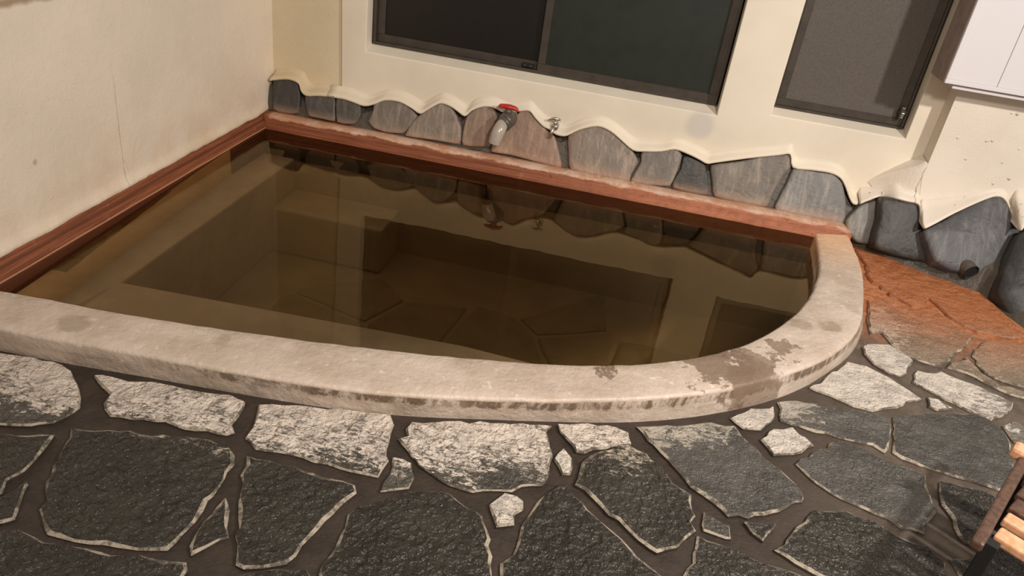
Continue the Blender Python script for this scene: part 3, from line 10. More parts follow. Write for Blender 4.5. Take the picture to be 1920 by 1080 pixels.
POOLSTONES = [[(0.466,-1.216),(0.359,-1.264),(0.243,-1.323),(0.136,-1.369),(0.026,-1.419),(-0.081,-1.476),(-0.081,-1.589),(-0.085,-1.694),(0.044,-1.701),(0.171,-1.697),(0.296,-1.694),(0.43,-1.691),(0.555,-1.691),(0.563,-1.562),(0.576,-1.427),(0.589,-1.288)],[(0.755,-1.268),(0.619,-1.3),(0.614,-1.436),(0.599,-1.566),(0.581,-1.699),(0.598,-1.708),(0.71,-1.693),(0.816,-1.697),(0.935,-1.698),(0.89,-1.595),(0.852,-1.483),(0.811,-1.374),(0.763,-1.279)],[(0.865,-0.908),(0.74,-0.867),(0.605,-0.827),(0.481,-0.787),(0.443,-0.843),(0.452,-0.959),(0.469,-1.077),(0.478,-1.192),(0.608,-1.267),(0.75,-1.222),(0.818,-1.112),(0.914,-0.992)],[(0.807,-0.465),(0.706,-0.553),(0.602,-0.632),(0.497,-0.727),(0.491,-0.728),(0.488,-0.767),(0.611,-0.796),(0.736,-0.838),(0.869,-0.875),(0.92,-0.755),(0.975,-0.634),(0.888,-0.543)],[(1.209,-1.437),(1.111,-1.4),(1.007,-1.364),(0.9,-1.325),(0.813,-1.29),(0.843,-1.394),(0.891,-1.493),(0.928,-1.586),(0.969,-1.68),(1.086,-1.652),(1.201,-1.612)],[(1.199,-1.087),(1.065,-1.056),(0.937,-1.01),(0.847,-1.125),(0.78,-1.247),(0.791,-1.253),(0.897,-1.287),(0.999,-1.334),(1.115,-1.369),(1.208,-1.402),(1.219,-1.396),(1.212,-1.295),(1.207,-1.185)],[(1.279,-0.577),(1.144,-0.608),(1.001,-0.64),(0.946,-0.775),(0.896,-0.898),(0.93,-0.986),(1.072,-1.03),(1.214,-1.05),(1.22,-1.048),(1.237,-0.933),(1.249,-0.814),(1.265,-0.699)],[(1.613,-1.314),(1.49,-1.344),(1.367,-1.385),(1.236,-1.413),(1.239,-1.428),(1.242,-1.527),(1.228,-1.62),(1.315,-1.688),(1.429,-1.692),(1.534,-1.69),(1.582,-1.596),(1.624,-1.493),(1.667,-1.383)],[(1.607,-1.038),(1.478,-1.042),(1.361,-1.064),(1.231,-1.08),(1.231,-1.073),(1.235,-1.18),(1.24,-1.282),(1.242,-1.383),(1.364,-1.338),(1.486,-1.311),(1.595,-1.279),(1.599,-1.158)],[(1.525,-0.582),(1.434,-0.559),(1.338,-0.543),(1.321,-0.567),(1.303,-0.679),(1.281,-0.801),(1.264,-0.914),(1.246,-1.039),(1.368,-1.031),(1.496,-1.012),(1.616,-1.007),(1.712,-0.912),(1.674,-0.812),(1.627,-0.704)],[(1.89,-1.408),(1.793,-1.4),(1.697,-1.408),(1.65,-1.507),(1.611,-1.605),(1.556,-1.706),(1.715,-1.801),(1.822,-1.754),(1.935,-1.705),(1.966,-1.665),(1.929,-1.532)],[(1.845,-0.958),(1.731,-0.941),(1.637,-1.025),(1.634,-1.155),(1.631,-1.281),(1.696,-1.37),(1.788,-1.379),(1.88,-1.377),(1.969,-1.26),(1.932,-1.163),(1.889,-1.063)],[(1.981,-0.525),(1.878,-0.583),(1.765,-0.647),(1.658,-0.7),(1.699,-0.803),(1.749,-0.901),(1.859,-0.929),(1.974,-0.877),(1.992,-0.774),(1.996,-0.672),(2.009,-0.561)],[(1.917,-0.143),(1.839,-0.232),(1.771,-0.316),(1.69,-0.401),(1.627,-0.485),(1.549,-0.566),(1.647,-0.67),(1.756,-0.618),(1.858,-0.56),(1.962,-0.498),(1.948,-0.379),(1.928,-0.272)],[(2.324,-1.324),(2.211,-1.305),(2.102,-1.291),(1.985,-1.282),(1.914,-1.395),(1.961,-1.523),(1.986,-1.647),(2.104,-1.636),(2.213,-1.62),(2.321,-1.603),(2.339,-1.466),(2.35,-1.342)],[(2.256,-0.902),(2.128,-0.907),(1.992,-0.904),(1.892,-0.953),(1.922,-1.048),(1.962,-1.153),(2.002,-1.248),(2.098,-1.268),(2.203,-1.269),(2.316,-1.281),(2.298,-1.155),(2.278,-1.026)],[(2.364,-0.572),(2.263,-0.574),(2.16,-0.562),(2.041,-0.578),(2.021,-0.724),(2.001,-0.864),(2.139,-0.873),(2.27,-0.883),(2.264,-0.867),(2.302,-0.772),(2.334,-0.679)],[(2.963,-1.119),(2.963,-1.036),(2.86,-1.019),(2.737,-0.991),(2.629,-0.968),(2.515,-0.948),(2.403,-0.922),(2.3,-0.894),(2.308,-1.035),(2.324,-1.163),(2.347,-1.297),(2.367,-1.331),(2.483,-1.276),(2.607,-1.233),(2.725,-1.197),(2.853,-1.151)],[(3.028,-1.015),(3.022,-0.887),(3.025,-0.749),(3.021,-0.618),(3.022,-0.491),(2.9,-0.503),(2.772,-0.519),(2.665,-0.53),(2.534,-0.548),(2.411,-0.561),(2.404,-0.571),(2.361,-0.673),(2.334,-0.773),(2.298,-0.874),(2.422,-0.893),(2.54,-0.911),(2.663,-0.947),(2.789,-0.967),(2.896,-0.993)]]
STONES = [((0.035,0.033,0.03),[(0.024,-0.041,0.234),(0.107,-0.035,0.252),(0.16,-0.04,0.238),(0.181,-0.058,0.182),(0.185,-0.086,0.099),(0.14,-0.091,0.082),(0.045,-0.09,0.087)]),((0.06,0.055,0.05),[(0.206,-0.057,0.186),(0.284,-0.052,0.203),(0.366,-0.052,0.202),(0.378,-0.072,0.14),(0.383,-0.089,0.089),(0.31,-0.089,0.089),(0.242,-0.089,0.09),(0.216,-0.074,0.135)]),((0.065,0.06,0.053),[(0.375,-0.051,0.203),(0.452,-0.05,0.209),(0.505,-0.055,0.191),(0.517,-0.072,0.141),(0.491,-0.087,0.095),(0.395,-0.09,0.086)]),((0.15,0.128,0.106),[(0.575,-0.046,0.218),(0.629,-0.039,0.241),(0.695,-0.037,0.246),(0.764,-0.044,0.225),(0.812,-0.056,0.188),(0.79,-0.07,0.147),(0.752,-0.087,0.095),(0.664,-0.091,0.084),(0.596,-0.088,0.091),(0.558,-0.079,0.118),(0.574,-0.061,0.174)]),((0.19,0.155,0.125),[(0.763,-0.086,0.098),(0.785,-0.069,0.15),(0.822,-0.053,0.198),(0.874,-0.036,0.249),(0.919,-0.028,0.273),(0.969,-0.03,0.267),(1.014,-0.046,0.22),(1.049,-0.066,0.159),(1.049,-0.087,0.096),(0.936,-0.088,0.091),(0.768,-0.091,0.084)]),((0.19,0.145,0.115),[(1.06,-0.042,0.231),(1.096,-0.028,0.274),(1.14,-0.021,0.296),(1.189,-0.023,0.29),(1.221,-0.036,0.248),(1.203,-0.059,0.179),(1.2,-0.081,0.112),(1.066,-0.088,0.092),(1.053,-0.068,0.153)]),((0.19,0.145,0.115),[(1.235,-0.053,0.199),(1.298,-0.031,0.265),(1.328,-0.016,0.31),(1.367,-0.015,0.313),(1.415,-0.029,0.271),(1.469,-0.039,0.24),(1.518,-0.048,0.212),(1.55,-0.068,0.152),(1.578,-0.093,0.078),(1.462,-0.092,0.081),(1.309,-0.089,0.091),(1.213,-0.089,0.088),(1.216,-0.068,0.152)]),((0.19,0.155,0.125),[(1.577,-0.043,0.228),(1.627,-0.028,0.274),(1.718,-0.017,0.308),(1.774,-0.022,0.292),(1.845,-0.036,0.251),(1.906,-0.047,0.216),(1.944,-0.061,0.173),(1.923,-0.082,0.111),(1.918,-0.094,0.072),(1.797,-0.095,0.069),(1.623,-0.093,0.076),(1.595,-0.068,0.152)]),((0.15,0.128,0.106),[(1.95,-0.045,0.222),(2.104,-0.031,0.264),(2.144,-0.04,0.238),(2.14,-0.06,0.176),(2.12,-0.088,0.093),(2.051,-0.092,0.08),(1.927,-0.095,0.072),(1.932,-0.081,0.113),(1.953,-0.061,0.175)]),((0.035,0.033,0.03),[(2.149,-0.039,0.239),(2.197,-0.041,0.235),(2.257,-0.047,0.218),(2.282,-0.06,0.177),(2.307,-0.09,0.086),(2.235,-0.093,0.077),(2.134,-0.091,0.083),(2.125,-0.08,0.115),(2.148,-0.06,0.177)]),((0.15,0.128,0.106),[(2.285,-0.046,0.22),(2.405,-0.033,0.258),(2.521,-0.018,0.304),(2.635,-0.009,0.332),(2.655,-0.027,0.278),(2.63,-0.044,0.224),(2.603,-0.068,0.154),(2.591,-0.091,0.082),(2.477,-0.094,0.075),(2.336,-0.091,0.082),(2.307,-0.069,0.148)]),((0.17,0.163,0.152),[(2.666,-0.027,0.276),(2.745,-0.026,0.279),(2.851,-0.025,0.283),(2.903,-0.036,0.251),(2.942,-0.063,0.169),(2.959,-0.095,0.072),(2.835,-0.096,0.066),(2.631,-0.094,0.073),(2.636,-0.071,0.144),(2.654,-0.048,0.213)]),((0.17,0.163,0.152),[(2.955,-0.11,0.1),(3.001,-0.08,0.174),(3.062,-0.067,0.209),(3.088,-0.073,0.193),(3.097,-0.099,0.127),(3.094,-0.127,0.057),(3.093,-0.143,0.017),(3.032,-0.144,0.014),(2.978,-0.131,0.047)]),((0.035,0.033,0.03),[(3.06,-0.136,0.248),(3.084,-0.132,0.256),(3.17,-0.132,0.255),(3.218,-0.134,0.252),(3.258,-0.181,0.158),(3.295,-0.205,0.111),(3.33,-0.247,0.026),(3.262,-0.248,0.024),(3.169,-0.246,0.029),(3.079,-0.238,0.044),(3.071,-0.209,0.102),(3.073,-0.176,0.167)]),((0.075,0.075,0.078),[(3.251,-0.244,0.171),(3.319,-0.209,0.214),(3.419,-0.149,0.289),(3.494,-0.109,0.338),(3.564,-0.096,0.355),(3.599,-0.122,0.323),(3.636,-0.17,0.262),(3.66,-0.199,0.226),(3.641,-0.245,0.169),(3.603,-0.302,0.097),(3.565,-0.333,0.059),(3.484,-0.34,0.05),(3.391,-0.342,0.048),(3.315,-0.322,0.073),(3.275,-0.278,0.127)]),((0.03,0.03,0.03),[(3.561,-0.41,0.14),(3.616,-0.284,0.266),(3.696,-0.259,0.291),(3.794,-0.263,0.287),(3.844,-0.604,-0.054),(3.725,-0.701,-0.151),(3.65,-0.61,-0.06),(3.58,-0.547,0.003),(3.536,-0.497,0.053)])]
RIM_IN = [(0.112,-2.05),(0.152,-2.048),(0.193,-2.044),(0.234,-2.041),(0.274,-2.037),(0.315,-2.034),(0.356,-2.032),(0.397,-2.03),(0.437,-2.029),(0.478,-2.026),(0.519,-2.023),(0.559,-2.019),(0.6,-2.014),(0.64,-2.009),(0.681,-2.004),(0.722,-2.0),(0.762,-1.995),(0.803,-1.989),(0.843,-1.984),(0.883,-1.978),(0.924,-1.971),(0.964,-1.965),(1.004,-1.959),(1.045,-1.953),(1.085,-1.946),(1.125,-1.94),(1.166,-1.932),(1.206,-1.925),(1.246,-1.917),(1.286,-1.91),(1.326,-1.902),(1.366,-1.894),(1.406,-1.886),(1.446,-1.878),(1.486,-1.869),(1.525,-1.859),(1.565,-1.849),(1.605,-1.84),(1.644,-1.83),(1.684,-1.82),(1.724,-1.81),(1.763,-1.799),(1.802,-1.787),(1.84,-1.774),(1.879,-1.76),(1.917,-1.746),(1.955,-1.73),(1.992,-1.714),(2.029,-1.697),(2.066,-1.678),(2.101,-1.659),(2.136,-1.638),(2.171,-1.616),(2.205,-1.594),(2.238,-1.57),(2.27,-1.545),(2.301,-1.518),(2.332,-1.492),(2.362,-1.464),(2.391,-1.436),(2.418,-1.406),(2.444,-1.374),(2.468,-1.342),(2.492,-1.308),(2.515,-1.275),(2.537,-1.241),(2.559,-1.206),(2.579,-1.171),(2.599,-1.135),(2.618,-1.099),(2.635,-1.062),(2.651,-1.024),(2.667,-0.987),(2.681,-0.949),(2.695,-0.91),(2.707,-0.871),(2.718,-0.832),(2.728,-0.792),(2.738,-0.753),(2.747,-0.713),(2.755,-0.673),(2.761,-0.633),(2.766,-0.592),(2.771,-0.552),(2.774,-0.511),(2.778,-0.47),(2.781,-0.43),(2.784,-0.389),(2.787,-0.348),(2.791,-0.308)]
RIM_OUT = [(0.002,-2.23),(0.002,-2.229),(0.038,-2.227),(0.084,-2.225),(0.131,-2.224),(0.178,-2.222),(0.224,-2.22),(0.271,-2.218),(0.318,-2.215),(0.364,-2.212),(0.411,-2.209),(0.458,-2.206),(0.504,-2.202),(0.55,-2.197),(0.597,-2.193),(0.643,-2.189),(0.69,-2.185),(0.737,-2.181),(0.783,-2.178),(0.83,-2.174),(0.876,-2.17),(0.923,-2.166),(0.969,-2.162),(1.016,-2.158),(1.062,-2.154),(1.109,-2.149),(1.155,-2.143),(1.201,-2.137),(1.247,-2.131),(1.293,-2.123),(1.339,-2.114),(1.385,-2.104),(1.43,-2.093),(1.475,-2.081),(1.52,-2.068),(1.565,-2.054),(1.609,-2.04),(1.654,-2.026),(1.698,-2.012),(1.742,-1.997),(1.787,-1.982),(1.83,-1.966),(1.874,-1.949),(1.917,-1.931),(1.96,-1.913),(2.003,-1.895),(2.046,-1.876),(2.088,-1.856),(2.129,-1.835),(2.17,-1.812),(2.211,-1.79),(2.252,-1.767),(2.292,-1.742),(2.33,-1.716),(2.367,-1.688),(2.404,-1.659),(2.44,-1.63),(2.476,-1.6),(2.511,-1.569),(2.544,-1.537),(2.578,-1.504),(2.61,-1.471),(2.642,-1.437),(2.673,-1.401),(2.701,-1.364),(2.728,-1.326),(2.753,-1.287),(2.777,-1.247),(2.799,-1.206),(2.818,-1.164),(2.835,-1.121),(2.85,-1.077),(2.864,-1.032),(2.875,-0.987),(2.885,-0.941),(2.895,-0.896),(2.904,-0.85),(2.913,-0.804),(2.921,-0.758),(2.929,-0.712),(2.935,-0.666),(2.941,-0.62),(2.945,-0.573),(2.948,-0.527),(2.95,-0.48),(2.951,-0.433),(2.951,-0.387),(2.951,-0.34),(2.95,-0.293),(2.949,-0.247)]
RIM_BOT = [(0.02,-2.207),(0.02,-2.205),(0.056,-2.203),(0.102,-2.201),(0.149,-2.199),(0.195,-2.197),(0.241,-2.195),(0.287,-2.192),(0.333,-2.19),(0.38,-2.187),(0.426,-2.183),(0.472,-2.18),(0.518,-2.175),(0.564,-2.171),(0.61,-2.166),(0.656,-2.162),(0.702,-2.157),(0.748,-2.154),(0.794,-2.15),(0.84,-2.146),(0.886,-2.142),(0.932,-2.138),(0.977,-2.133),(1.023,-2.129),(1.069,-2.124),(1.115,-2.119),(1.16,-2.114),(1.206,-2.108),(1.252,-2.101),(1.297,-2.093),(1.342,-2.084),(1.387,-2.074),(1.431,-2.063),(1.476,-2.051),(1.52,-2.038),(1.564,-2.025),(1.607,-2.01),(1.651,-1.996),(1.695,-1.983),(1.739,-1.97),(1.782,-1.956),(1.826,-1.942),(1.869,-1.928),(1.913,-1.913),(1.956,-1.898),(1.999,-1.882),(2.042,-1.865),(2.084,-1.847),(2.126,-1.827),(2.168,-1.806),(2.208,-1.784),(2.249,-1.761),(2.288,-1.737),(2.327,-1.711),(2.366,-1.685),(2.403,-1.658),(2.44,-1.63),(2.476,-1.601),(2.511,-1.57),(2.545,-1.538),(2.578,-1.505),(2.61,-1.47),(2.641,-1.435),(2.669,-1.398),(2.697,-1.361),(2.724,-1.323),(2.751,-1.286),(2.777,-1.248),(2.802,-1.209),(2.825,-1.169),(2.846,-1.127),(2.864,-1.085),(2.881,-1.041),(2.896,-0.997),(2.91,-0.953),(2.921,-0.907),(2.927,-0.859),(2.919,-0.806),(2.921,-0.758),(2.927,-0.712),(2.933,-0.665),(2.938,-0.619),(2.942,-0.573),(2.946,-0.526),(2.948,-0.48),(2.949,-0.433),(2.95,-0.386),(2.95,-0.34),(2.95,-0.293),(2.949,-0.247)]
WAVE = [(-0.014,0.203),(0.013,0.214),(0.091,0.23),(0.147,0.218),(0.161,0.181),(0.191,0.161),(0.264,0.175),(0.381,0.182),(0.44,0.176),(0.507,0.166),(0.564,0.188),(0.618,0.217),(0.692,0.223),(0.756,0.204),(0.806,0.182),(0.841,0.206),(0.881,0.238),(0.916,0.256),(0.964,0.248),(1.002,0.23),(1.043,0.213),(1.076,0.25),(1.128,0.279),(1.183,0.283),(1.24,0.269),(1.285,0.278),(1.327,0.294),(1.367,0.299),(1.398,0.272),(1.444,0.237),(1.478,0.226),(1.508,0.21),(1.542,0.205),(1.573,0.214),(1.628,0.255),(1.711,0.288),(1.78,0.274),(1.84,0.239),(1.906,0.202),(1.966,0.208),(2.042,0.223),(2.103,0.246),(2.171,0.235),(2.227,0.219),(2.27,0.205),(2.306,0.218),(2.447,0.268),(2.587,0.313),(2.636,0.325),(2.667,0.266),(2.751,0.27),(2.838,0.274),(2.893,0.258),(2.931,0.219),(2.964,0.171),(2.994,0.143),(3.021,0.152),(3.06,0.183),(3.101,0.208)]
WAVELIP = [(0.013,-0.052,0.22),(0.038,-0.049,0.229),(0.112,-0.044,0.244),(0.169,-0.048,0.233),(0.188,-0.058,0.2),(0.22,-0.064,0.183),(0.291,-0.06,0.195),(0.405,-0.058,0.201),(0.463,-0.06,0.196),(0.531,-0.063,0.187),(0.584,-0.056,0.206),(0.634,-0.048,0.232),(0.707,-0.046,0.237),(0.772,-0.052,0.22),(0.823,-0.058,0.201),(0.855,-0.051,0.222),(0.892,-0.042,0.251),(0.925,-0.036,0.267),(0.974,-0.039,0.26),(1.013,-0.044,0.244),(1.054,-0.049,0.229),(1.084,-0.038,0.261),(1.134,-0.03,0.287),(1.188,-0.028,0.292),(1.245,-0.032,0.279),(1.29,-0.03,0.287),(1.33,-0.025,0.301),(1.37,-0.024,0.306),(1.402,-0.032,0.281),(1.449,-0.042,0.25),(1.483,-0.045,0.241),(1.513,-0.05,0.226),(1.547,-0.051,0.222),(1.577,-0.049,0.23),(1.631,-0.036,0.266),(1.712,-0.027,0.296),(1.781,-0.031,0.283),(1.841,-0.041,0.252),(1.906,-0.052,0.219),(1.965,-0.05,0.224),(2.041,-0.046,0.238),(2.101,-0.039,0.258),(2.168,-0.042,0.248),(2.223,-0.047,0.234),(2.265,-0.051,0.222),(2.301,-0.048,0.233),(2.442,-0.033,0.278),(2.583,-0.019,0.318),(2.633,-0.016,0.33),(2.66,-0.033,0.276),(2.744,-0.032,0.28),(2.83,-0.031,0.283),(2.883,-0.036,0.269),(2.917,-0.047,0.234),(2.947,-0.061,0.191),(2.973,-0.069,0.167),(3.001,-0.067,0.174),(3.042,-0.058,0.202),(3.085,-0.05,0.224)]
WAVELIP2 = [(2.995,-0.087,0.181),(3.036,-0.077,0.208),(3.079,-0.068,0.23),(3.121,-0.142,0.257),(3.169,-0.143,0.254),(3.222,-0.145,0.25),(3.24,-0.166,0.207),(3.244,-0.244,0.182),(3.274,-0.235,0.193),(3.368,-0.185,0.256),(3.484,-0.131,0.324),(3.538,-0.114,0.345),(3.575,-0.124,0.333),(3.609,-0.162,0.285),(3.604,-0.292,0.268),(3.642,-0.263,0.297),(3.775,-0.278,0.282)]
WAVE2 = [(3.098,-0.01,0.211),(3.152,-0.05,0.228),(3.191,-0.08,0.234),(3.239,-0.1,0.236),(3.265,-0.1,0.185),(3.298,-0.1,0.129),(3.328,-0.1,0.146),(3.404,-0.1,0.228),(3.498,-0.1,0.315),(3.545,-0.1,0.341),(3.586,-0.1,0.326),(3.639,-0.1,0.266),(3.7,-0.1,0.204),(3.725,-0.1,0.245),(3.872,-0.1,0.224),(4.15,-0.1,0.123)]
RIMPOLAR = [(-3.0,2.442),(-2.865,2.442),(-2.73,2.442),(-2.596,2.442),(-2.461,2.442),(-2.326,2.442),(-2.191,2.365),(-2.057,2.152),(-1.922,1.997),(-1.787,1.894),(-1.652,1.817),(-1.517,1.748),(-1.383,1.7),(-1.248,1.67),(-1.113,1.65),(-0.978,1.632),(-0.843,1.616),(-0.709,1.602),(-0.574,1.574),(-0.439,1.528),(-0.304,1.492),(-0.17,1.468),(-0.035,1.452),(0.1,1.45)]

# ------------------------------------------------------------------ camera, world, lights, exposure
cd = bpy.data.cameras.new('camera'); cam = bpy.data.objects.new('camera', cd); COL.objects.link(cam)
cl, cr, cf = CAM
cam.matrix_world = Matrix.Translation(cl) @ Matrix(cr).to_4x4()
cd.sensor_width = 36; cd.lens = cf; cd.clip_start = .02
S.camera = cam
S.view_settings.view_transform = 'Standard'; S.view_settings.look = 'None'
S.view_settings.gamma = 1; S.view_settings.use_curve_mapping = False
S.view_settings.exposure = 0.0
w = bpy.data.worlds.new('night'); S.world = w; w.use_nodes = True
w.node_tree.nodes['Background'].inputs[0].default_value = (.95, .86, .78, 1)
w.node_tree.nodes['Background'].inputs[1].default_value = .33
def lamp(name, kind, loc, power, color, size=.1, to=None):
    l = bpy.data.lights.new(name, kind); l.energy = power; l.color = color
    if kind == 'AREA': l.shape = 'DISK'; l.size = size
    else: l.shadow_soft_size = size
    o = bpy.data.objects.new(name, l); COL.objects.link(o); o.location = loc
    if to: o.rotation_euler = (Vector(to) - Vector(loc)).to_track_quat('-Z', 'Y').to_euler()
    return o
lamp('wall_lamp', 'POINT', (4.3, -2.6, 2.3), 300, (1, .93, .86), .07)
el = lamp('fill_spot', 'SPOT', (3.0, -4.2, 2.6), 420, (1, .88, .77), .2, (1.9, -1.3, 0))  # unseen spot added on the camera side to fill the rim's front face
el.data.spot_size = math.radians(76); el.data.spot_blend = 1.0

# ------------------------------------------------------------------ material helpers
def mat(name, build):
    m = bpy.data.materials.new(name); m.use_nodes = True; nt = m.node_tree; nt.nodes.clear()
    out = nt.nodes.new('ShaderNodeOutputMaterial'); b = nt.nodes.new('ShaderNodeBsdfPrincipled')
    nt.links.new(b.outputs[0], out.inputs[0]); build(nt, b, out); return m
def N(nt, t, **kw):
    n = nt.nodes.new('ShaderNode' + t)
    for k, v in kw.items(): setattr(n, k, v)
    return n
def lk(nt, a, b): nt.links.new(a, b)
def val(nt, s, v):
    if isinstance(v, (int, float, tuple)):
        s.default_value = v if not (isinstance(v, tuple) and len(v) == 3 and s.type == 'RGBA') else (*v, 1)
    else: lk(nt, v, s)
def coords(nt):   # every mesh is modelled in metres about the yard's origin
    return N(nt, 'NewGeometry').outputs['Position']
def nz(nt, vec, scale, detail=5, rough=.6, stretch=None, dist=0):
    if stretch:
        mp = N(nt, 'Mapping'); lk(nt, vec, mp.inputs[0]); mp.inputs['Scale'].default_value = stretch; vec = mp.outputs[0]
    n = N(nt, 'TexNoise'); lk(nt, vec, n.inputs['Vector']); n.inputs['Scale'].default_value = scale
    n.inputs['Detail'].default_value = detail; n.inputs['Roughness'].default_value = rough; n.inputs['Distortion'].default_value = dist
    return n.outputs['Fac']
def rmp(nt, f, a, b, lo=0., hi=1.):
    n = N(nt, 'MapRange', interpolation_type='SMOOTHSTEP'); val(nt, n.inputs['Value'], f)
    n.inputs['From Min'].default_value = a; n.inputs['From Max'].default_value = b
    n.inputs['To Min'].default_value = lo; n.inputs['To Max'].default_value = hi
    return n.outputs[0]
def mix(nt, f, a, b, mode='MIX'):
    n = N(nt, 'Mix', data_type='RGBA', blend_type=mode); val(nt, n.inputs[0], f); val(nt, n.inputs[6], a); val(nt, n.inputs[7], b)
    return n.outputs[2]
def mth(nt, op, a, b=0., c=0.):
    n = N(nt, 'Math', operation=op); val(nt, n.inputs[0], a); val(nt, n.inputs[1], b); val(nt, n.inputs[2], c); return n.outputs[0]
def sep(nt, v):
    n = N(nt, 'SeparateXYZ'); lk(nt, v, n.inputs[0]); return n.outputs
def bump(nt, b, h, dist=.003, strength=1., prev=None):
    n = N(nt, 'Bump'); lk(nt, h, n.inputs['Height']); n.inputs['Distance'].default_value = dist; n.inputs['Strength'].default_value = strength
    if prev: lk(nt, prev, n.inputs['Normal'])
    lk(nt, n.outputs[0], b.inputs['Normal']); return n.outputs[0]
def rim_distance(nt, p):   # metres outward from the curved rim, used for lime and rust staining around the bath
    x, y, z = sep(nt, p)
    dx = mth(nt, 'SUBTRACT', x, 1.5); dy = mth(nt, 'SUBTRACT', y, -.3)
    th = mth(nt, 'ARCTAN2', dy, dx); f = mth(nt, 'DIVIDE', mth(nt, 'ADD', th, 3.0), 3.1)
    r = mth(nt, 'SQRT', mth(nt, 'ADD', mth(nt, 'MULTIPLY', dx, dx), mth(nt, 'MULTIPLY', dy, dy)))
    c = N(nt, 'FloatCurve'); lk(nt, f, c.inputs['Value']); cu = c.mapping.curves[0]
    n = len(RIMPOLAR)
    cu.points[0].location = (0, RIMPOLAR[0][1] / 4); cu.points[1].location = (1, RIMPOLAR[-1][1] / 4)
    for i in range(1, n - 1): cu.points.new(i / (n - 1), RIMPOLAR[i][1] / 4)
    c.mapping.update()
    return mth(nt, 'SUBTRACT', r, mth(nt, 'MULTIPLY', c.outputs[0], 4.0))
def near(nt, p, c, r0, r1):   # 1 within r0 of point c, falling to 0 at r1
    n = N(nt, 'VectorMath', operation='DISTANCE'); lk(nt, p, n.inputs[0]); n.inputs[1].default_value = c
    return rmp(nt, n.outputs['Value'], r0, r1, 1, 0)

def m_plaster(name, base, rough_amp, fine=180, extras=None):
    def f(nt, b, out):
        p = coords(nt)
        c = mix(nt, rmp(nt, nz(nt, p, 2.2, 4), .35, .7), base, tuple(v * .9 for v in base))
        c = mix(nt, rmp(nt, nz(nt, p, 60, 3), .62, .8, 0, .25), c, tuple(v * .72 for v in base))
        x, y, z = sep(nt, p)
        low = rmp(nt, z, .05, .42, .55, 0)
        c = mix(nt, mth(nt, 'MULTIPLY', low, rmp(nt, nz(nt, p, 5, 4), .3, .75)), c, (.62, .43, .25))
        if extras: c = extras(nt, p, x, y, z, c)
        val(nt, b.inputs['Base Color'], c); b.inputs['Roughness'].default_value = .62
        n1 = bump(nt, b, nz(nt, p, fine, 3), rough_amp)
        bump(nt, b, nz(nt, p, 28, 3, dist=.6), rough_amp * 1.6, 1, n1)
    return mat(name, f)
def ex_left(nt, p, x, y, z, c):
    wob = mth(nt, 'MULTIPLY', mth(nt, 'SUBTRACT', nz(nt, p, 14, 4), .5), .05)
    d = mth(nt, 'ABSOLUTE', mth(nt, 'ADD', mth(nt, 'ADD', y, 1.232), wob))
    crack = mth(nt, 'MULTIPLY', rmp(nt, d, .0007, .0035, .55, 0), rmp(nt, z, .62, .4))
    c = mix(nt, crack, c, (.30, .22, .15))
    s = mth(nt, 'MULTIPLY', rmp(nt, mth(nt, 'ABSOLUTE', mth(nt, 'SUBTRACT', z, mth(nt, 'ADD', .822, mth(nt, 'MULTIPLY', wob, .5)))), .004, .022, .8, 0), rmp(nt, y, -1.5, -1.35, 1, 0))
    c = mix(nt, s, c, (.30, .18, .10))
    return mix(nt, mth(nt, 'MULTIPLY', near(nt, p, (0, -1.66, .32), .0, .016), .6), c, (.3, .22, .12))
def ex_skim(nt, p, x, y, z, c):
    return mix(nt, mth(nt, 'MULTIPLY', near(nt, p, (2.19, 0, .385), .045, .085), .6), c, (.52, .49, .47))
def ex_cor(nt, p, x, y, z, c):
    return mix(nt, rmp(nt, x, .45, .2, 0, .35), c, (.50, .40, .22))
CREAM = (.77, .695, .57)
M_left = m_plaster('cream_render_left', (.82, .71, .58), .0012, 160, ex_left)
M_skim = m_plaster('smooth_cream_paint', CREAM, .0002, 90, ex_skim)
M_corner = m_plaster('cream_render_corner', (.70, .60, .44), .0012, 150, ex_cor)
def f_stucco(nt, b, out):
    p = coords(nt)
    c = mix(nt, rmp(nt, nz(nt, p, 3, 4), .35, .7), (.75, .68, .585), (.69, .62, .52))
    v = N(nt, 'TexVoronoi'); lk(nt, p, v.inputs['Vector']); v.inputs['Scale'].default_value = 26; v.inputs['Randomness'].default_value = 1
    blob = mth(nt, 'MULTIPLY', rmp(nt, v.outputs['Distance'], .06, .22, 1, 0), rmp(nt, nz(nt, p, 6, 2), .5, .62))
    x, y, z = sep(nt, p)
    wob = mth(nt, 'MULTIPLY', mth(nt, 'SUBTRACT', nz(nt, p, 30, 3), .5), .03)
    d = mth(nt, 'ABSOLUTE', mth(nt, 'ADD', mth(nt, 'SUBTRACT', x, 3.205), wob))
    c = mix(nt, mth(nt, 'MULTIPLY', rmp(nt, d, .0006, .003, .7, 0), rmp(nt, z, .43, .40)), c, (.2, .15, .1))
    val(nt, b.inputs['Base Color'], c); b.inputs['Roughness'].default_value = .6
    n1 = bump(nt, b, nz(nt, p, 120, 4), .0015)
    bump(nt, b, blob, .006, 1, n1)
M_stucco = mat('rough_cream_stucco', f_stucco)

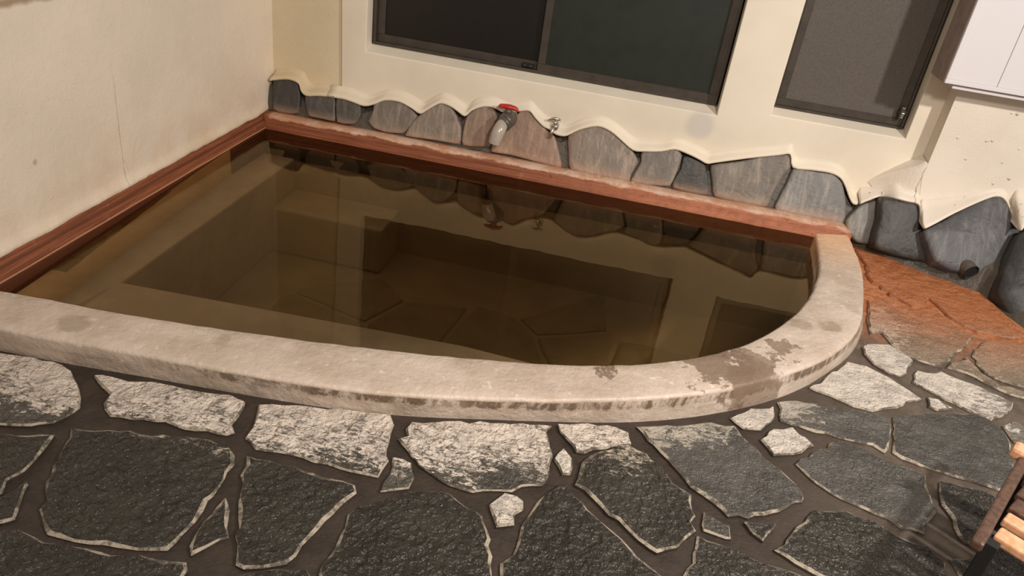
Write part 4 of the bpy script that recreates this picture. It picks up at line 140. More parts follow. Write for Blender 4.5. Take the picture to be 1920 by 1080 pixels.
def f_rim(nt, b, out):
    p = coords(nt); x, y, z = sep(nt, p)
    c = mix(nt, rmp(nt, nz(nt, p, 5, 6), .35, .7), (.57, .475, .40), (.45, .36, .285))
    c = mix(nt, rmp(nt, nz(nt, p, 26, 6, .75), .56, .68, 0, .6), c, (.78, .70, .60))
    c = mix(nt, rmp(nt, nz(nt, p, 3.2, 6, .7), .52, .66, 0, .35), c, (.34, .27, .21))
    c = mix(nt, rmp(nt, nz(nt, p, 22, 6, .75), .64, .76, 0, .6), c, (.26, .19, .13))
    side = rmp(nt, z, .055, .068, 1, 0)
    # dark algae blotches hanging under the top edge of the face, running down in streaks
    st = nz(nt, p, 1.0, 5, .7, (32, 32, 9))
    band = mth(nt, 'MULTIPLY', rmp(nt, z, .072, .064, 0, 1), rmp(nt, mth(nt, 'ADD', z, mth(nt, 'MULTIPLY', st, .05)), .052, .068, 0, 1))
    reach = mth(nt, 'MULTIPLY', rmp(nt, x, .55, 1.0), rmp(nt, nz(nt, p, 2.5, 2), .35, .5, .25, 1))
    c = mix(nt, mth(nt, 'MULTIPLY', mth(nt, 'MULTIPLY', band, reach), rmp(nt, st, .36, .56, .15, .95)), c, (.13, .085, .05))
    # flaked damp patches on the top towards the right bend
    def patch(cc, r0, r1, th):
        n = nz(nt, p, 9, 6, .7); d = N(nt, 'VectorMath', operation='DISTANCE'); lk(nt, p, d.inputs[0]); d.inputs[1].default_value = cc
        return rmp(nt, mth(nt, 'ADD', d.outputs['Value'], mth(nt, 'MULTIPLY', mth(nt, 'SUBTRACT', n, .5), th)), r0, r1, 1, 0)
    for cc, r0, r1, th, k in (((2.30, -1.60, .08), .10, .115, .5, .85), ((2.52, -1.42, .08), .06, .07, .4, .8), ((1.97, -1.76, .08), .03, .04, .25, .9), ((2.42, -1.62, .03), .10, .12, .3, .7), ((2.42,-1.55,.08),.07,.08,.4,.75)):
        c = mix(nt, mth(nt, 'MULTIPLY', patch(cc, r0, r1, th), k), c, (.19, .13, .09))
    for cc, r, k in (((.45, -2.12, .08), .03, .55), ((.86, -2.04, .08), .02, .4), ((2.72, -1.18, .08), .035, .6), ((2.62,-1.2,.08),.02,.5)):
        c = mix(nt, mth(nt, 'MULTIPLY', patch(cc, r, r + .02, .12), k), c, (.25, .18, .12))
    c = mix(nt, rmp(nt, y, -.75, -.25, 0, .65), c, (.78, .43, .20))
    val(nt, b.inputs['Base Color'], c); val(nt, b.inputs['Roughness'], rmp(nt, nz(nt, p, 8, 4), .3, .7, .35, .6))
    n1 = bump(nt, b, nz(nt, p, 55, 3, .6), .003)
    bump(nt, b, nz(nt, p, 12, 3), .008, 1, n1)
M_rim = mat('lime_stained_concrete', f_rim)

def f_ledge(nt, b, out):
    p = coords(nt); x, y, z = sep(nt, p)
    lay = nz(nt, p, 1.0, 4, .6, (3, 3, 120)); fine = nz(nt, p, 14, 6, .7)
    red = mix(nt, rmp(nt, lay, .35, .65), (.17, .045, .016), (.30, .095, .04))
    red = mix(nt, mth(nt, 'MULTIPLY', rmp(nt, x, 1.1, 2.4), rmp(nt, fine, .3, .6, .4, 1)), red, (.46, .165, .085))
    red = mix(nt, rmp(nt, fine, .62, .72, 0, .4), red, (.48, .25, .15))
    red = mix(nt, rmp(nt, nz(nt, p, 40, 4), .62, .7, 0, .7), red, (.10, .03, .012))
    top = mix(nt, rmp(nt, nz(nt, p, 7, 6, .7), .4, .62), (.62, .44, .33), (.48, .24, .14))
    top = mix(nt, rmp(nt, fine, .6, .7), top, (.70, .58, .47))
    t = rmp(nt, mth(nt, 'ADD', z, mth(nt, 'MULTIPLY', mth(nt, 'SUBTRACT', nz(nt, p, 9, 5), .5), .05)), .058, .068, 0, 1)
    t = mth(nt, 'MULTIPLY', t, rmp(nt, x, .035, .06))
    c = mix(nt, t, red, top)
    c = mix(nt, mth(nt, 'MULTIPLY', rmp(nt, mth(nt, 'ABSOLUTE', mth(nt, 'SUBTRACT', z, .044)), .003, .008, .75, 0), rmp(nt, x, .035, .03)), c, (.10, .028, .012))
    c = mix(nt, rmp(nt, z, .004, -.004), c, (.11, .030, .010))
    c = mix(nt, mth(nt, 'MULTIPLY', rmp(nt, mth(nt, 'ABSOLUTE', mth(nt, 'SUBTRACT', z, .005)), .001, .004, .6, 0), rmp(nt, x, .035, .03)), c, (.70, .42, .26))
    val(nt, b.inputs['Base Color'], c); b.inputs['Roughness'].default_value = .42
    bump(nt, b, nz(nt, p, 1.0, 6, .7, (10, 10, 140)), .004)
M_ledge = mat('iron_stained_ledge', f_ledge)

def m_slab(name, dark, light, amt, reach, rust=0., wet=.3, chip=1., flk=1.):
    def f(nt, b, out):
        p = coords(nt); x, y, z = sep(nt, p)
        d = rim_distance(nt, p)
        oi = N(nt, 'ObjectInfo'); rnd = oi.outputs['Random']
        big = nz(nt, p, 4.5, 5, .65, dist=.8); fn = nz(nt, p, 30, 8, .8, (.8, 1.5, 1), dist=.5)
        g = mix(nt, rmp(nt, big, .3, .7), dark, tuple(v * 1.9 for v in dark))
        g = mix(nt, rmp(nt, nz(nt, p, 60, 6, .75), .52, .66, 0, .6), g, tuple(min(1, v * 3.2) for v in dark))
        g = mix(nt, rmp(nt, rnd, 0, 1, 0, .35), g, tuple(v * .5 for v in dark))
        k = mth(nt, 'ADD', mth(nt, 'ADD', mth(nt, 'SUBTRACT', mth(nt, 'MULTIPLY', fn, 2.3), .4), mth(nt, 'MULTIPLY', big, .9)), mth(nt, 'MULTIPLY', rmp(nt, d, 0, reach, 1, 0), .9))
        lime = rmp(nt, k, 1.84 - amt, 1.94 - amt)
        fleck = mth(nt, 'MULTIPLY', rmp(nt, nz(nt, p, 52, 5, .75, (.7, 1.6, 1), .8), .50, .58), rmp(nt, mth(nt, 'ADD', nz(nt, p, 7, 3), mth(nt, 'MULTIPLY', d, 1.2)), .48, .66, .12, 1))
        lime = mth(nt, 'MULTIPLY', lime, mth(nt, 'SUBTRACT', 1, mth(nt, 'MULTIPLY', fleck, .85 * flk)))
        c = mix(nt, lime, g, mix(nt, rmp(nt, nz(nt, p, 20, 4), .4, .65), light, tuple(v * .72 for v in light)))
        if rust:
            c = mix(nt, rmp(nt, mth(nt, 'ADD', y, mth(nt, 'MULTIPLY', big, .35)), -.95, -.42, 0, rust), c, mix(nt, rmp(nt, fn, .4, .65), (.36, .11, .035), (.50, .19, .08)))
        val(nt, b.inputs['Base Color'], c)
        val(nt, b.inputs['Roughness'], rmp(nt, lime, 0, 1, wet, .55))
        vo = N(nt, 'TexVoronoi', feature='F1'); vo.inputs['Scale'].default_value = 46
        dv = N(nt, 'VectorMath', operation='ADD'); lk(nt, p, dv.inputs[0]); nn = N(nt, 'TexNoise'); lk(nt, p, nn.inputs['Vector']); nn.inputs['Scale'].default_value = 30
        ns = N(nt, 'VectorMath', operation='SCALE'); lk(nt, nn.outputs['Color'], ns.inputs[0]); ns.inputs['Scale'].default_value = .03
        lk(nt, ns.outputs[0], dv.inputs[1]); lk(nt, dv.outputs[0], vo.inputs['Vector'])
        n1 = bump(nt, b, nz(nt, p, 130, 2, .6), .007)
        n1 = bump(nt, b, vo.outputs['Distance'], .012, chip, n1)
        bump(nt, b, nz(nt, p, 14, 4, .6), .02, 1, n1)
    return mat(name, f)
M_sl = {
 'dark': m_slab('wet_dark_flagstone', (.024, .0215, .017), (.42, .36, .28), .02, .45, 0, .24, .7),
 'grey': m_slab('grey_flagstone', (.060, .056, .050), (.40, .36, .30), -.02, .30, 0, .25, .15, .6),
 'light': m_slab('lime_coated_flagstone', (.055, .050, .042), (.66, .58, .50), .34, .33, 0, .30, .55),
 'pale': m_slab('pale_dry_flagstone', (.12, .11, .095), (.60, .54, .47), .44, .7, 0, .35, .2, .35),
 'rust': m_slab('rust_stained_flagstone', (.16, .12, .085), (.50, .42, .33), .12, .4, .95, .4, .05)}
def f_edge(nt, b, out):
    p = coords(nt); x, y, z = sep(nt, p); fn = nz(nt, p, 30, 6, .75)
    c = mix(nt, rmp(nt, mth(nt, 'ADD', fn, mth(nt, 'MULTIPLY', mth(nt, 'SUBTRACT', nz(nt, p, 6, 3), .5), .5)), .40, .60), (.10, .085, .066), (.48, .41, .32))
    c = mix(nt, rmp(nt, mth(nt, 'ADD', y, mth(nt, 'MULTIPLY', fn, .25)), -.9, -.5, 0, .9), c, (.34, .12, .045))
    val(nt, b.inputs['Base Color'], c); b.inputs['Roughness'].default_value = .5
    bump(nt, b, nz(nt, p, 70, 6, .8), .006)
M_edge = mat('lime_crusted_slab_edge', f_edge)
def f_mortar(nt, b, out):
    p = coords(nt); x, y, z = sep(nt, p); fn = nz(nt, p, 16, 6, .7)
    c = mix(nt, rmp(nt, fn, .35, .65), (.048, .032, .022), (.028, .019, .013))
    d = rim_distance(nt, p)
    c = mix(nt, mth(nt, 'MULTIPLY', rmp(nt, x, 2.3, 3.0), rmp(nt, fn, .4, .6, .4, .8)), c, (.16, .125, .095))
    c = mix(nt, rmp(nt, mth(nt, 'ADD', y, mth(nt, 'MULTIPLY', fn, .35)), -.98, -.5, 0, .95), c, mix(nt, rmp(nt, nz(nt, p, 40, 5), .4, .6), (.38, .12, .04), (.52, .22, .10)))
    val(nt, b.inputs['Base Color'], c); b.inputs['Roughness'].default_value = .5
    bump(nt, b, nz(nt, p, 45, 8, .75), .005)
M_mortar = mat('dark_mortar', f_mortar)

def f_wstone(nt, b, out):
    p = coords(nt); x, y, z = sep(nt, p)
    oi = N(nt, 'ObjectInfo'); base = oi.outputs['Color']
    streak = nz(nt, p, 1.0, 6, .7, (28, 10, 5), .6); big = nz(nt, p, 8, 4)
    c = mix(nt, rmp(nt, streak, .42, .75, 0, .55), base, mix(nt, 1.0, base, (3.0, 2.8, 2.6), 'MULTIPLY'))
    c = mix(nt, rmp(nt, big, .5, .75, 0, .5), c, mix(nt, .6, base, (.02, .016, .012)))
    foot = mth(nt, 'MULTIPLY', rmp(nt, mth(nt, 'ADD', z, mth(nt, 'MULTIPLY', streak, .05)), .16, .10, 0, 1), rmp(nt, x, 2.9, 3.0, .45, 0))
    c = mix(nt, foot, c, (.48, .28, .18))
    c = mix(nt, mth(nt, 'MULTIPLY', near(nt, p, (1.35, -.05, .1), .15, .4), .25), c, (.42, .20, .11))
    val(nt, b.inputs['Base Color'], c); b.inputs['Roughness'].default_value = .45
    n1 = bump(nt, b, nz(nt, p, 50, 8, .7), .003)
    bump(nt, b, nz(nt, p, 10, 3, dist=.5), .008, 1, n1)
M_wstone = mat('rounded_wall_stone', f_wstone)

def simple(name, col, rough=.5, metal=0., bumpy=0., scale=60, alpha=None, **kw):
    def f(nt, b, out):
        p = coords(nt)
        c = mix(nt, rmp(nt, nz(nt, p, scale * .3, 4), .4, .7), col, tuple(v * .78 for v in col))
        val(nt, b.inputs['Base Color'], c); b.inputs['Roughness'].default_value = rough; b.inputs['Metallic'].default_value = metal
        for k, v in kw.items(): b.inputs[k.replace('_', ' ')].default_value = v
        if bumpy: bump(nt, b, nz(nt, p, scale, 4), bumpy)
    return mat(name, f)
M_joint = simple('dark_wet_joint', (.085, .070, .055), .5, 0, .006, 40)
M_frame = simple('bronze_aluminium', (.075, .062, .05), .38, .3)
M_pane1 = simple('dark_frosted_pane', (.008, .007, .005), .35)
M_pane2 = simple('greenish_frosted_pane', (.020, .024, .018), .36)
M_screen = simple('grey_mesh_screen', (.105, .088, .075), .6, 0, .0015, 400)
M_chrome = simple('dull_chrome', (.55, .50, .43), .28, .9)
M_pvc = simple('grey_plastic_pipe', (.42, .37, .31), .22)
M_pvcd = simple('dark_plastic_valve', (.10, .085, .07), .3)
M_red = simple('red_plastic', (.52, .03, .025), .4)
M_white = mat('white_enamel', lambda nt, b, out: (val(nt, b.inputs['Base Color'], (.66, .63, .645)), setattr(b.inputs['Roughness'], 'default_value', .5)))
M_hole = simple('black_hole', (.006, .005, .004), .8)
def f_wood(nt, b, out, a=(.72, .40, .24), c2=(.55, .27, .14)):
    p = coords(nt); g = nz(nt, p, 1.0, 5, .6, (60, 60, 12))
    val(nt, b.inputs['Base Color'], mix(nt, rmp(nt, g, .35, .65), a, c2)); b.inputs['Roughness'].default_value = .45
    bump(nt, b, g, .001)
M_wood = mat('pale_cypress_wood', f_wood)
M_wood2 = mat('dark_stained_wood', lambda nt, b, out: f_wood(nt, b, out, (.11, .055, .034), (.06, .03, .02)))
def f_basin(nt, b, out):
    p = coords(nt)
    c = mix(nt, rmp(nt, nz(nt, p, 5, 5), .35, .65), (.70, .53, .34), (.56, .42, .26))
    val(nt, b.inputs['Base Color'], c); b.inputs['Roughness'].default_value = .8; bump(nt, b, nz(nt, p, 30, 5), .004)
M_basin = mat('basin_render', f_basin)
M_bstone = simple('basin_stone', (.52, .39, .24), .8, 0, .005, 30)
def f_water(nt, b, out):
    nt.nodes.remove(b)
    fr = N(nt, 'Fresnel'); fr.inputs['IOR'].default_value = 1.36
    tr = N(nt, 'BsdfTransparent'); tr.inputs[0].default_value = (.96, .95, .92, 1)
    gl = N(nt, 'BsdfGlossy'); gl.inputs['Roughness'].default_value = .014; gl.inputs[0].default_value = (1, .80, .52, 1)
    p = coords(nt); bn = N(nt, 'Bump'); lk(nt, nz(nt, p, 5, 2), bn.inputs['Height']); bn.inputs['Distance'].default_value = .0006
    lk(nt, bn.outputs[0], gl.inputs['Normal'])
    mx = N(nt, 'MixShader'); lk(nt, fr.outputs[0], mx.inputs[0]); lk(nt, tr.outputs[0], mx.inputs[1]); lk(nt, gl.outputs[0], mx.inputs[2])
    lk(nt, mx.outputs[0], out.inputs[0])
    va = N(nt, 'VolumeAbsorption'); va.inputs['Color'].default_value = (.84, .57, .14, 1); va.inputs['Density'].default_value = 1.15
    vs = N(nt, 'VolumeScatter'); vs.inputs['Color'].default_value = (.95, .66, .24, 1); vs.inputs['Density'].default_value = .55; vs.inputs['Anisotropy'].default_value = .3
    ad = N(nt, 'AddShader'); lk(nt, va.outputs[0], ad.inputs[0]); lk(nt, vs.outputs[0], ad.inputs[1])
    lk(nt, ad.outputs[0], out.inputs['Volume'])
M_water = mat('murky_spring_water', f_water)

# ------------------------------------------------------------------ geometry helpers
def obj(name, bm, m, parent=None, smooth=False, **props):
    me = bpy.data.meshes.new(name); bmesh.ops.recalc_face_normals(bm, faces=bm.faces) if props.pop('recalc', True) else None
    bm.to_mesh(me); bm.free()
    for mm in (m if isinstance(m, (list, tuple)) else [m]): me.materials.append(mm)
    if smooth:
        for f in me.polygons: f.use_smooth = True
    o = bpy.data.objects.new(name, me); COL.objects.link(o); o.parent = parent
    for k, v in props.items(): o[k] = v
    return o
def thing(name, label, cat, loc=(0, 0, 0), group=None):
    o = bpy.data.objects.new(name, None); COL.objects.link(o); o.empty_display_size = .05
    o['label'] = label; o['category'] = cat
    if group: o['group'] = group
    return o
def box(bm, lo, hi, bev=0, seg=2):
    c = [(a + b) / 2 for a, b in zip(lo, hi)]; s = [abs(b - a) for a, b in zip(lo, hi)]
    r = bmesh.ops.create_cube(bm, size=1, matrix=Matrix.Translation(c) @ Matrix.Diagonal((*s, 1)))
    if bev:
        ed = list({e for v in r['verts'] for e in v.link_edges})
        bmesh.ops.bevel(bm, geom=ed, offset=bev, segments=seg, affect='EDGES', profile=.5)
def loft(bm, rings, closed=True, cap=True, mi=0):
    R_ = [[bm.verts.new(p) for p in r] for r in rings]; n = len(rings[0])
    for a, b in zip(R_, R_[1:]):
        for i in range(n if closed else n - 1):
            f = bm.faces.new((a[i], a[(i + 1) % n], b[(i + 1) % n], b[i])); f.material_index = mi
    if cap and closed: bm.faces.new(R_[0][::-1]); bm.faces.new(R_[-1])
    return R_
def tube(bm, pts, rad, n=16, cap=True):
    pts = [Vector(p) for p in pts]; rings = []
    up = Vector((0, 0, 1)); t0 = (pts[1] - pts[0]).normalized()
    if abs(t0.dot(up)) > .9: up = Vector((0, 1, 0))
    u = t0.cross(up).normalized()
    for i, p in enumerate(pts):
        t = (pts[min(i + 1, len(pts) - 1)] - pts[max(i - 1, 0)]).normalized()
        u = (u - t * u.dot(t)).normalized(); v = t.cross(u)
        r = rad[i] if isinstance(rad, (list, tuple)) else rad
        rings.append([p + (u * math.cos(a) + v * math.sin(a)) * r for a in [2 * math.pi * k / n for k in range(n)]])
    loft(bm, rings, True, cap)
def tess(bm, pts3, vs, flip=False):
    for t in tessellate_polygon([[Vector(p) for p in pts3]]):
        try: bm.faces.new([vs[i] for i in t])
        except ValueError: pass
def curve_plate(outers, depth, bevel, y, xf=lambda a, b: (a, b)):
    """flat outline (x,z) with holes, extruded along y from y (front) to y+depth, rounded front edges; returns a bmesh"""
    cu = bpy.data.curves.new('outline', 'CURVE'); cu.dimensions = '2D'; cu.fill_mode = 'BOTH'
    cu.extrude = depth / 2 - bevel; cu.bevel_depth = bevel; cu.bevel_resolution = 3; cu.offset = -bevel
    for P in outers:
        sp = cu.splines.new('POLY'); sp.points.add(len(P) - 1); sp.use_cyclic_u = True
        for q, (a, b) in zip(sp.points, P): q.co = (a, b, 0, 1)
    t = bpy.data.objects.new('outline', cu); me = bpy.data.meshes.new_from_object(t)
    bm = bmesh.new(); bm.from_mesh(me); bpy.data.objects.remove(t); bpy.data.curves.remove(cu); bpy.data.meshes.remove(me)
    for v in bm.verts: v.co = Vector((v.co.x, y + depth / 2 - v.co.z, v.co.y))
    bmesh.ops.remove_doubles(bm, verts=bm.verts, dist=.0003)
    return bm
def smooth_path(P, k=3):
    out = []
    for i in range(len(P) - 1):
        p0 = Vector(P[max(i - 1, 0)]); p1 = Vector(P[i]); p2 = Vector(P[i + 1]); p3 = Vector(P[min(i + 2, len(P) - 1)])
        for j in range(k):
            t = j / k
            out.append(.5 * ((2 * p1) + (p2 - p0) * t + (2 * p0 - 5 * p1 + 4 * p2 - p3) * t * t + (3 * p1 - p0 - 3 * p2 + p3) * t ** 3))
    out.append(Vector(P[-1])); return out
# ------------------------------------------------------------------ setting: floor
ZF = -.02
bm = bmesh.new()
# mortar bed around the bath: rim foot outline to far rectangle
nb = len(RIM_OUT)
inner = [Vector((p[0], p[1], ZF)) for p in RIM_OUT]
def far(p):
    return Vector((p[0], p[1], ZF))
bed = [(x, y) for x, y in [( .0, -4.8), (6.2, -4.8), (6.2, .06), (2.93, .06)]]
ring = [(p[0] - (.04 if i > nb * .75 else 0), p[1] + .03) for i, p in reversed(list(enumerate(RIM_OUT)))]
ring = [(max(x, .0), y) for x, y in ring]
poly = [Vector((x, y, ZF)) for x, y in bed + ring]
vs = [bm.verts.new(p) for p in poly]; tess(bm, poly, vs)
floor = obj('floor', bm, M_mortar, kind='structure')
for f in floor.data.polygons: pass

def slab_mesh(P, top, inset=.011, drop=.006, bottom=None):
    c = Vector((sum(p[0] for p in P) / len(P), sum(p[1] for p in P) / len(P)))
    bm = bmesh.new(); n = len(P); outer = []; mid = []; bot = []
    for i in range(n):
        a = Vector(P[i - 1]); b = Vector(P[i]); d = Vector(P[(i + 1) % n])
        t = (d - a).normalized(); nn = Vector((-t.y, t.x))          # inward for ccw
        k = inset * max(.25, 1 + 1.5 * noise.noise(Vector((b.x * 12, b.y * 12, 1))))
        q = b + nn * k
        mid.append(bm.verts.new((q.x, q.y, top + .002 * noise.noise(Vector((b.x * 9, b.y * 9, 3))))))
        outer.append(bm.verts.new((b.x, b.y, top - drop)))
        bot.append(bm.verts.new((b.x, b.y, bottom)))
    for i in range(n):
        j = (i + 1) % n
        f = bm.faces.new((outer[i], outer[j], mid[j], mid[i])); f.material_index = 1
        f = bm.faces.new((bot[i], bot[j], outer[j], outer[i])); f.material_index = 2
    pts = [v.co for v in mid]
    tess(bm, pts, mid)
    return bm
for i, (kind, P) in enumerate(SLABS):
    if kind == 'light' and (i > 20 or i in (12, 15)): kind = 'pale'
    top = ZF + .011 + random.uniform(-.002, .003)
    obj('flagstone', slab_mesh(P, top, .0065 if kind not in ('light', 'pale') else .004, .005, ZF - .02), [M_sl[kind], M_edge, M_mortar], floor)
for P in EXTRA:
    obj('flagstone', slab_mesh(P, ZF + .010, .012, .006, ZF - .02), [M_sl['dark'], M_edge, M_mortar], floor)

# ------------------------------------------------------------------ bath
bath = thing('bath', 'sunken bath with curved lime-crusted concrete rim against the cream walls', 'bath')
# rim: lofted profile along the curve, with worn wavering edges
n = len(RIM_IN); bm = bmesh.new(); rings = []
for i in range(n):
    a = Vector((*RIM_IN[i], 0)); b = Vector((*RIM_OUT[i], 0)); f = Vector((*RIM_BOT[i], 0)); u = (b - a).normalized()
    w1 = noise.noise(Vector((i * .9, 0, 0))) * .004; w2 = noise.noise(Vector((i * .45, 5, 0))) * .003
    zt = .08 + noise.noise(Vector((i * .3, 9, 2))) * .0015
    a = a + u * w1; b = b + u * w2
    pr = [(a, -.16), (a - u * .0, .0), (a, zt - .012), (a + u * .004, zt - .004), (a + u * .012, zt)]
    for k in (.25, .5, .75): pr.append((a.lerp(b, k), zt + noise.noise(Vector((i * .7, k * 9, 4))) * .0015))
    pr += [(b - u * .010, zt), (b - u * .003, zt - .0035), (b, zt - .011), (b.lerp(f, .5), .03), (f, ZF), (f, ZF - .05), (a, -.16)]
    rings.append([Vector((p.x, p.y, z)) for p, z in pr[:-1]])
loft(bm, rings, True, True)
rim = obj('rim', bm, M_rim, bath, True)
rim.data.set_sharp_from_angle(angle=math.radians(50)) if hasattr(rim.data, 'set_sharp_from_angle') else None

# back ledge and left ledge (iron-stained bands)
LX, LY = .029, -.150
def strip(path, prof):   # prof(i) -> list of points
    bm = bmesh.new(); loft(bm, [prof(i, p) for i, p in enumerate(path)], True, True); return bm
def pback(i, x):
    q = lambda s, a: noise.noise(Vector((x * s, a, 0)))
    e = 0
    if x > 2.93: e = (1 - math.sqrt(max(0, 1 - ((x - 2.93) / .065) ** 2))) * .03
    yf = LY + q(6, 1) * .005; zt = .076 + q(5, 3) * .003 - e
    return [Vector((x, yf - .002, -.14)), Vector((x, yf, 0)), Vector((x, yf + .001, .02)), Vector((x, yf + .003, .024)), Vector((x, yf + .003 + .002 * q(20, 6), .046)), Vector((x, yf + .006, .064 - e)), Vector((x, yf + .012, zt - .005)),
            Vector((x, yf + .022, zt - .001)), Vector((x, yf + .045, zt + .001)), Vector((x, -.066, zt + .004)), Vector((x, -.066, -.14))]
xs = [k * 2.99 / 90 for k in range(91)] + [2.994]
obj('back_ledge', strip(xs, pback), M_ledge, bath, True, label='rust-red ledge with a pale pinkish top along the back wall')
def pleft(i, y):
    q = noise.noise(Vector((y * 7, 2, 0))) * .002
    return [Vector((.0005, y, -.14)), Vector((LX, y, -.14)), Vector((LX + q, y, 0)), Vector((LX + q, y, .008)), Vector((LX - .004 + q, y, .012)), Vector((LX - .006 + q, y, .036)), Vector((LX - .011, y, .042)), Vector((LX - .015 + q, y, .066)), Vector((.010, y, .071)), Vector((.0005, y, .071))]
ys = [-.10 - k * 2.1 / 70 for k in range(71)]
obj('left_ledge', strip(ys, pleft), M_ledge, bath, True, label='narrow moulded rust-red ledge along the left wall')

# basin below the water
inn = [Vector((max(x, .0), y, 0)) for x, y in RIM_IN if y < LY - .01]
bm = bmesh.new()
loopx = [Vector((p.x, p.y, 0)) for p in inn] + [Vector((2.83, LY, 0)), Vector((.0, LY, 0))]
vt = [bm.verts.new((p.x, p.y, -.10)) for p in loopx]; vb = [bm.verts.new((p.x, p.y, -.55)) for p in loopx]
for i in range(len(loopx)):
    j = (i + 1) % len(loopx); bm.faces.new((vt[i], vt[j], vb[j], vb[i]))
tess(bm, [v.co for v in vb], vb)
basin = obj('basin', bm, M_basin, bath)
bm = bmesh.new(); box(bm, (.006, -2.05, -.54), (.195, LY, -.13), .01); obj('underwater_bench', bm, M_basin, bath)
bm = bmesh.new()
fr = [(.19, -1.585), (1.46, -1.50), (1.9, -1.52), (2.05, -1.62)] ; fr2 = [(p.x, p.y) for p in inn if p.y < -1.5 and p.x < 2.12]
pl = [Vector((x, y, -.13)) for x, y in fr2 + fr[::-1]]
v1 = [bm.verts.new(p) for p in pl]; v2 = [bm.verts.new((p.x, p.y, -.54)) for p in pl]; tess(bm, pl, v1)
for i in range(len(pl)): j = (i + 1) % len(pl); bm.faces.new((v1[i], v1[j], v2[j], v2[i]))
obj('underwater_step', bm, M_basin, bath)
bm = bmesh.new(); box(bm, (.195, -.43, -.54), (.78, LY, -.30), .01); obj('underwater_block', bm, M_basin, bath)
for P in POOLSTONES:
    obj('basin_stone', slab_mesh(P, -.535, .012, .006, -.56), [M_bstone, M_bstone, M_bstone], basin)

# water body, filling the basin up to the rim and ledges
bm = bmesh.new()
lw = [Vector((max(x, .01), y - .004, 0)) for x, y in RIM_IN if y < LY - .01] + [Vector((2.85, LY + .006, 0)), Vector((.01, LY + .006, 0))]
v1 = [bm.verts.new((p.x, p.y, 0)) for p in lw]; v2 = [bm.verts.new((p.x, p.y, -.57)) for p in lw]
for i in range(len(lw)): j = (i + 1) % len(lw); bm.faces.new((v1[i], v1[j], v2[j], v2[i]))
tess(bm, [v.co for v in v1], v1); tess(bm, [v.co for v in v2], v2)
obj('bath_water', bm, M_water, label='still murky olive-brown hot spring water filling the bath, mirroring the windows', category='water')

# ------------------------------------------------------------------ left wall
bm = bmesh.new()
ys = [.12 - k * 5.0 / 160 for k in range(161)]
rings = []
for y in ys:
    a = noise.noise(Vector((y * 7, 0, 0))) * .005 + noise.noise(Vector((y * 26, 7, 0))) * .004
    zb = .070 + noise.noise(Vector((y * 12, 3, 0))) * .005 + noise.noise(Vector((y * 40, 3, 0))) * .003
    if y < -2.24: zb = -.04
    rings.append([Vector((-.12, y, zb)), Vector((.0, y, zb)), Vector((.010 + a, y, zb + .001)), Vector((.014 + a, y, zb + .008)), Vector((.012 + a * .8, y, zb + .020)), Vector((.004, y, zb + .034)), Vector((.0005, y, zb + .06)), Vector((0, y, zb + .10)), Vector((0, y, .5)), Vector((0, y, 1.9)), Vector((-.12, y, 1.9))])
loft(bm, rings, True, True)
obj('wall_left', bm, M_left, None, True, kind='structure')
# ------------------------------------------------------------------ back wall: smooth skim coat with window openings and a scalloped foot
wv = smooth_path([(x, 0, z) for x, z in WAVE], 3); wv = [(p.x, p.z) for p in wv]
TOP = 1.75
split = .352
left_w = [p for p in wv if p[0] < split + .02]; right_w = [p for p in wv if p[0] > split]
ang = 0
W1 = (.505, 2.256, .447, 1.45); W2 = (2.500, 3.108, .497, 1.55)
def rect(a, b, c, d): return [(a, c), (b, c), (b, d), (a, d)]
skim = [(split, TOP)] + right_w + [(3.13, .20), (3.24, .25), (3.24, TOP)]
back = curve_plate([skim, rect(*W1), rect(*W2)], .09, .006, 0)
wall_back = obj('wall_back', back, M_skim, kind='structure')
wall_back.data.shade_smooth() if hasattr(wall_back.data, 'shade_smooth') else None
wall_back.data.set_sharp_from_angle(angle=math.radians(40))
def lip(path, r, m, parent, name='plaster_lip'):
    bm = bmesh.new(); tube(bm, path, r, 10); return obj(name, bm, m, parent, True)
wl = smooth_path(WAVELIP, 3)
def skirt(path, y1, r, m, parent, rise=.05, dz=.004):
    # plaster feathered down over the stone tops: rolled lower edge, easing back to the wall face
    bm = bmesh.new(); rings = []
    for p in path:
        j = noise.noise(p * 15) * .003; rr = r + j * .6; y0 = min(p.y, y1 - .003)
        rings.append([Vector((p.x, y0 + rr * 1.6, p.z + dz)), Vector((p.x, y0 + rr * .3, p.z - rr * .35 + dz)), Vector((p.x, y0 - rr * .45, p.z + dz)), Vector((p.x, y0 - rr * .55, p.z + rr * .7 + dz)), Vector((p.x, y0 - rr * .2 + (y1 - y0) * .15, p.z + rr * 1.3 + dz)),
                      Vector((p.x, y0 + (y1 - y0) * .55, p.z + rr * 2 + dz)), Vector((p.x, y0 + (y1 - y0) * .9, p.z + rise * .7)), Vector((p.x, y1 - .0005, p.z + rise)), Vector((p.x, y1 + .012, p.z + rise)), Vector((p.x, y1 + .012, p.z + dz))])
    loft(bm, rings, True, True); return obj('plaster_lip', bm, m, parent, True)
skirt([p for p in wl if p.x > split - .03 and p.x < 3.0], 0, .012, M_skim, wall_back)
cor = [(-.05, TOP), (-.05, left_w[0][1])] + left_w + [(split + .03, left_w[-1][1] + .02), (split + .03, TOP)]
corner = obj('render_strip', curve_plate([cor], .05, .004, .016), M_corner, wall_back)

skirt([p for p in smooth_path(WAVELIP, 3) if p.x <= split + .04], .016, .012, M_corner, wall_back, .05)
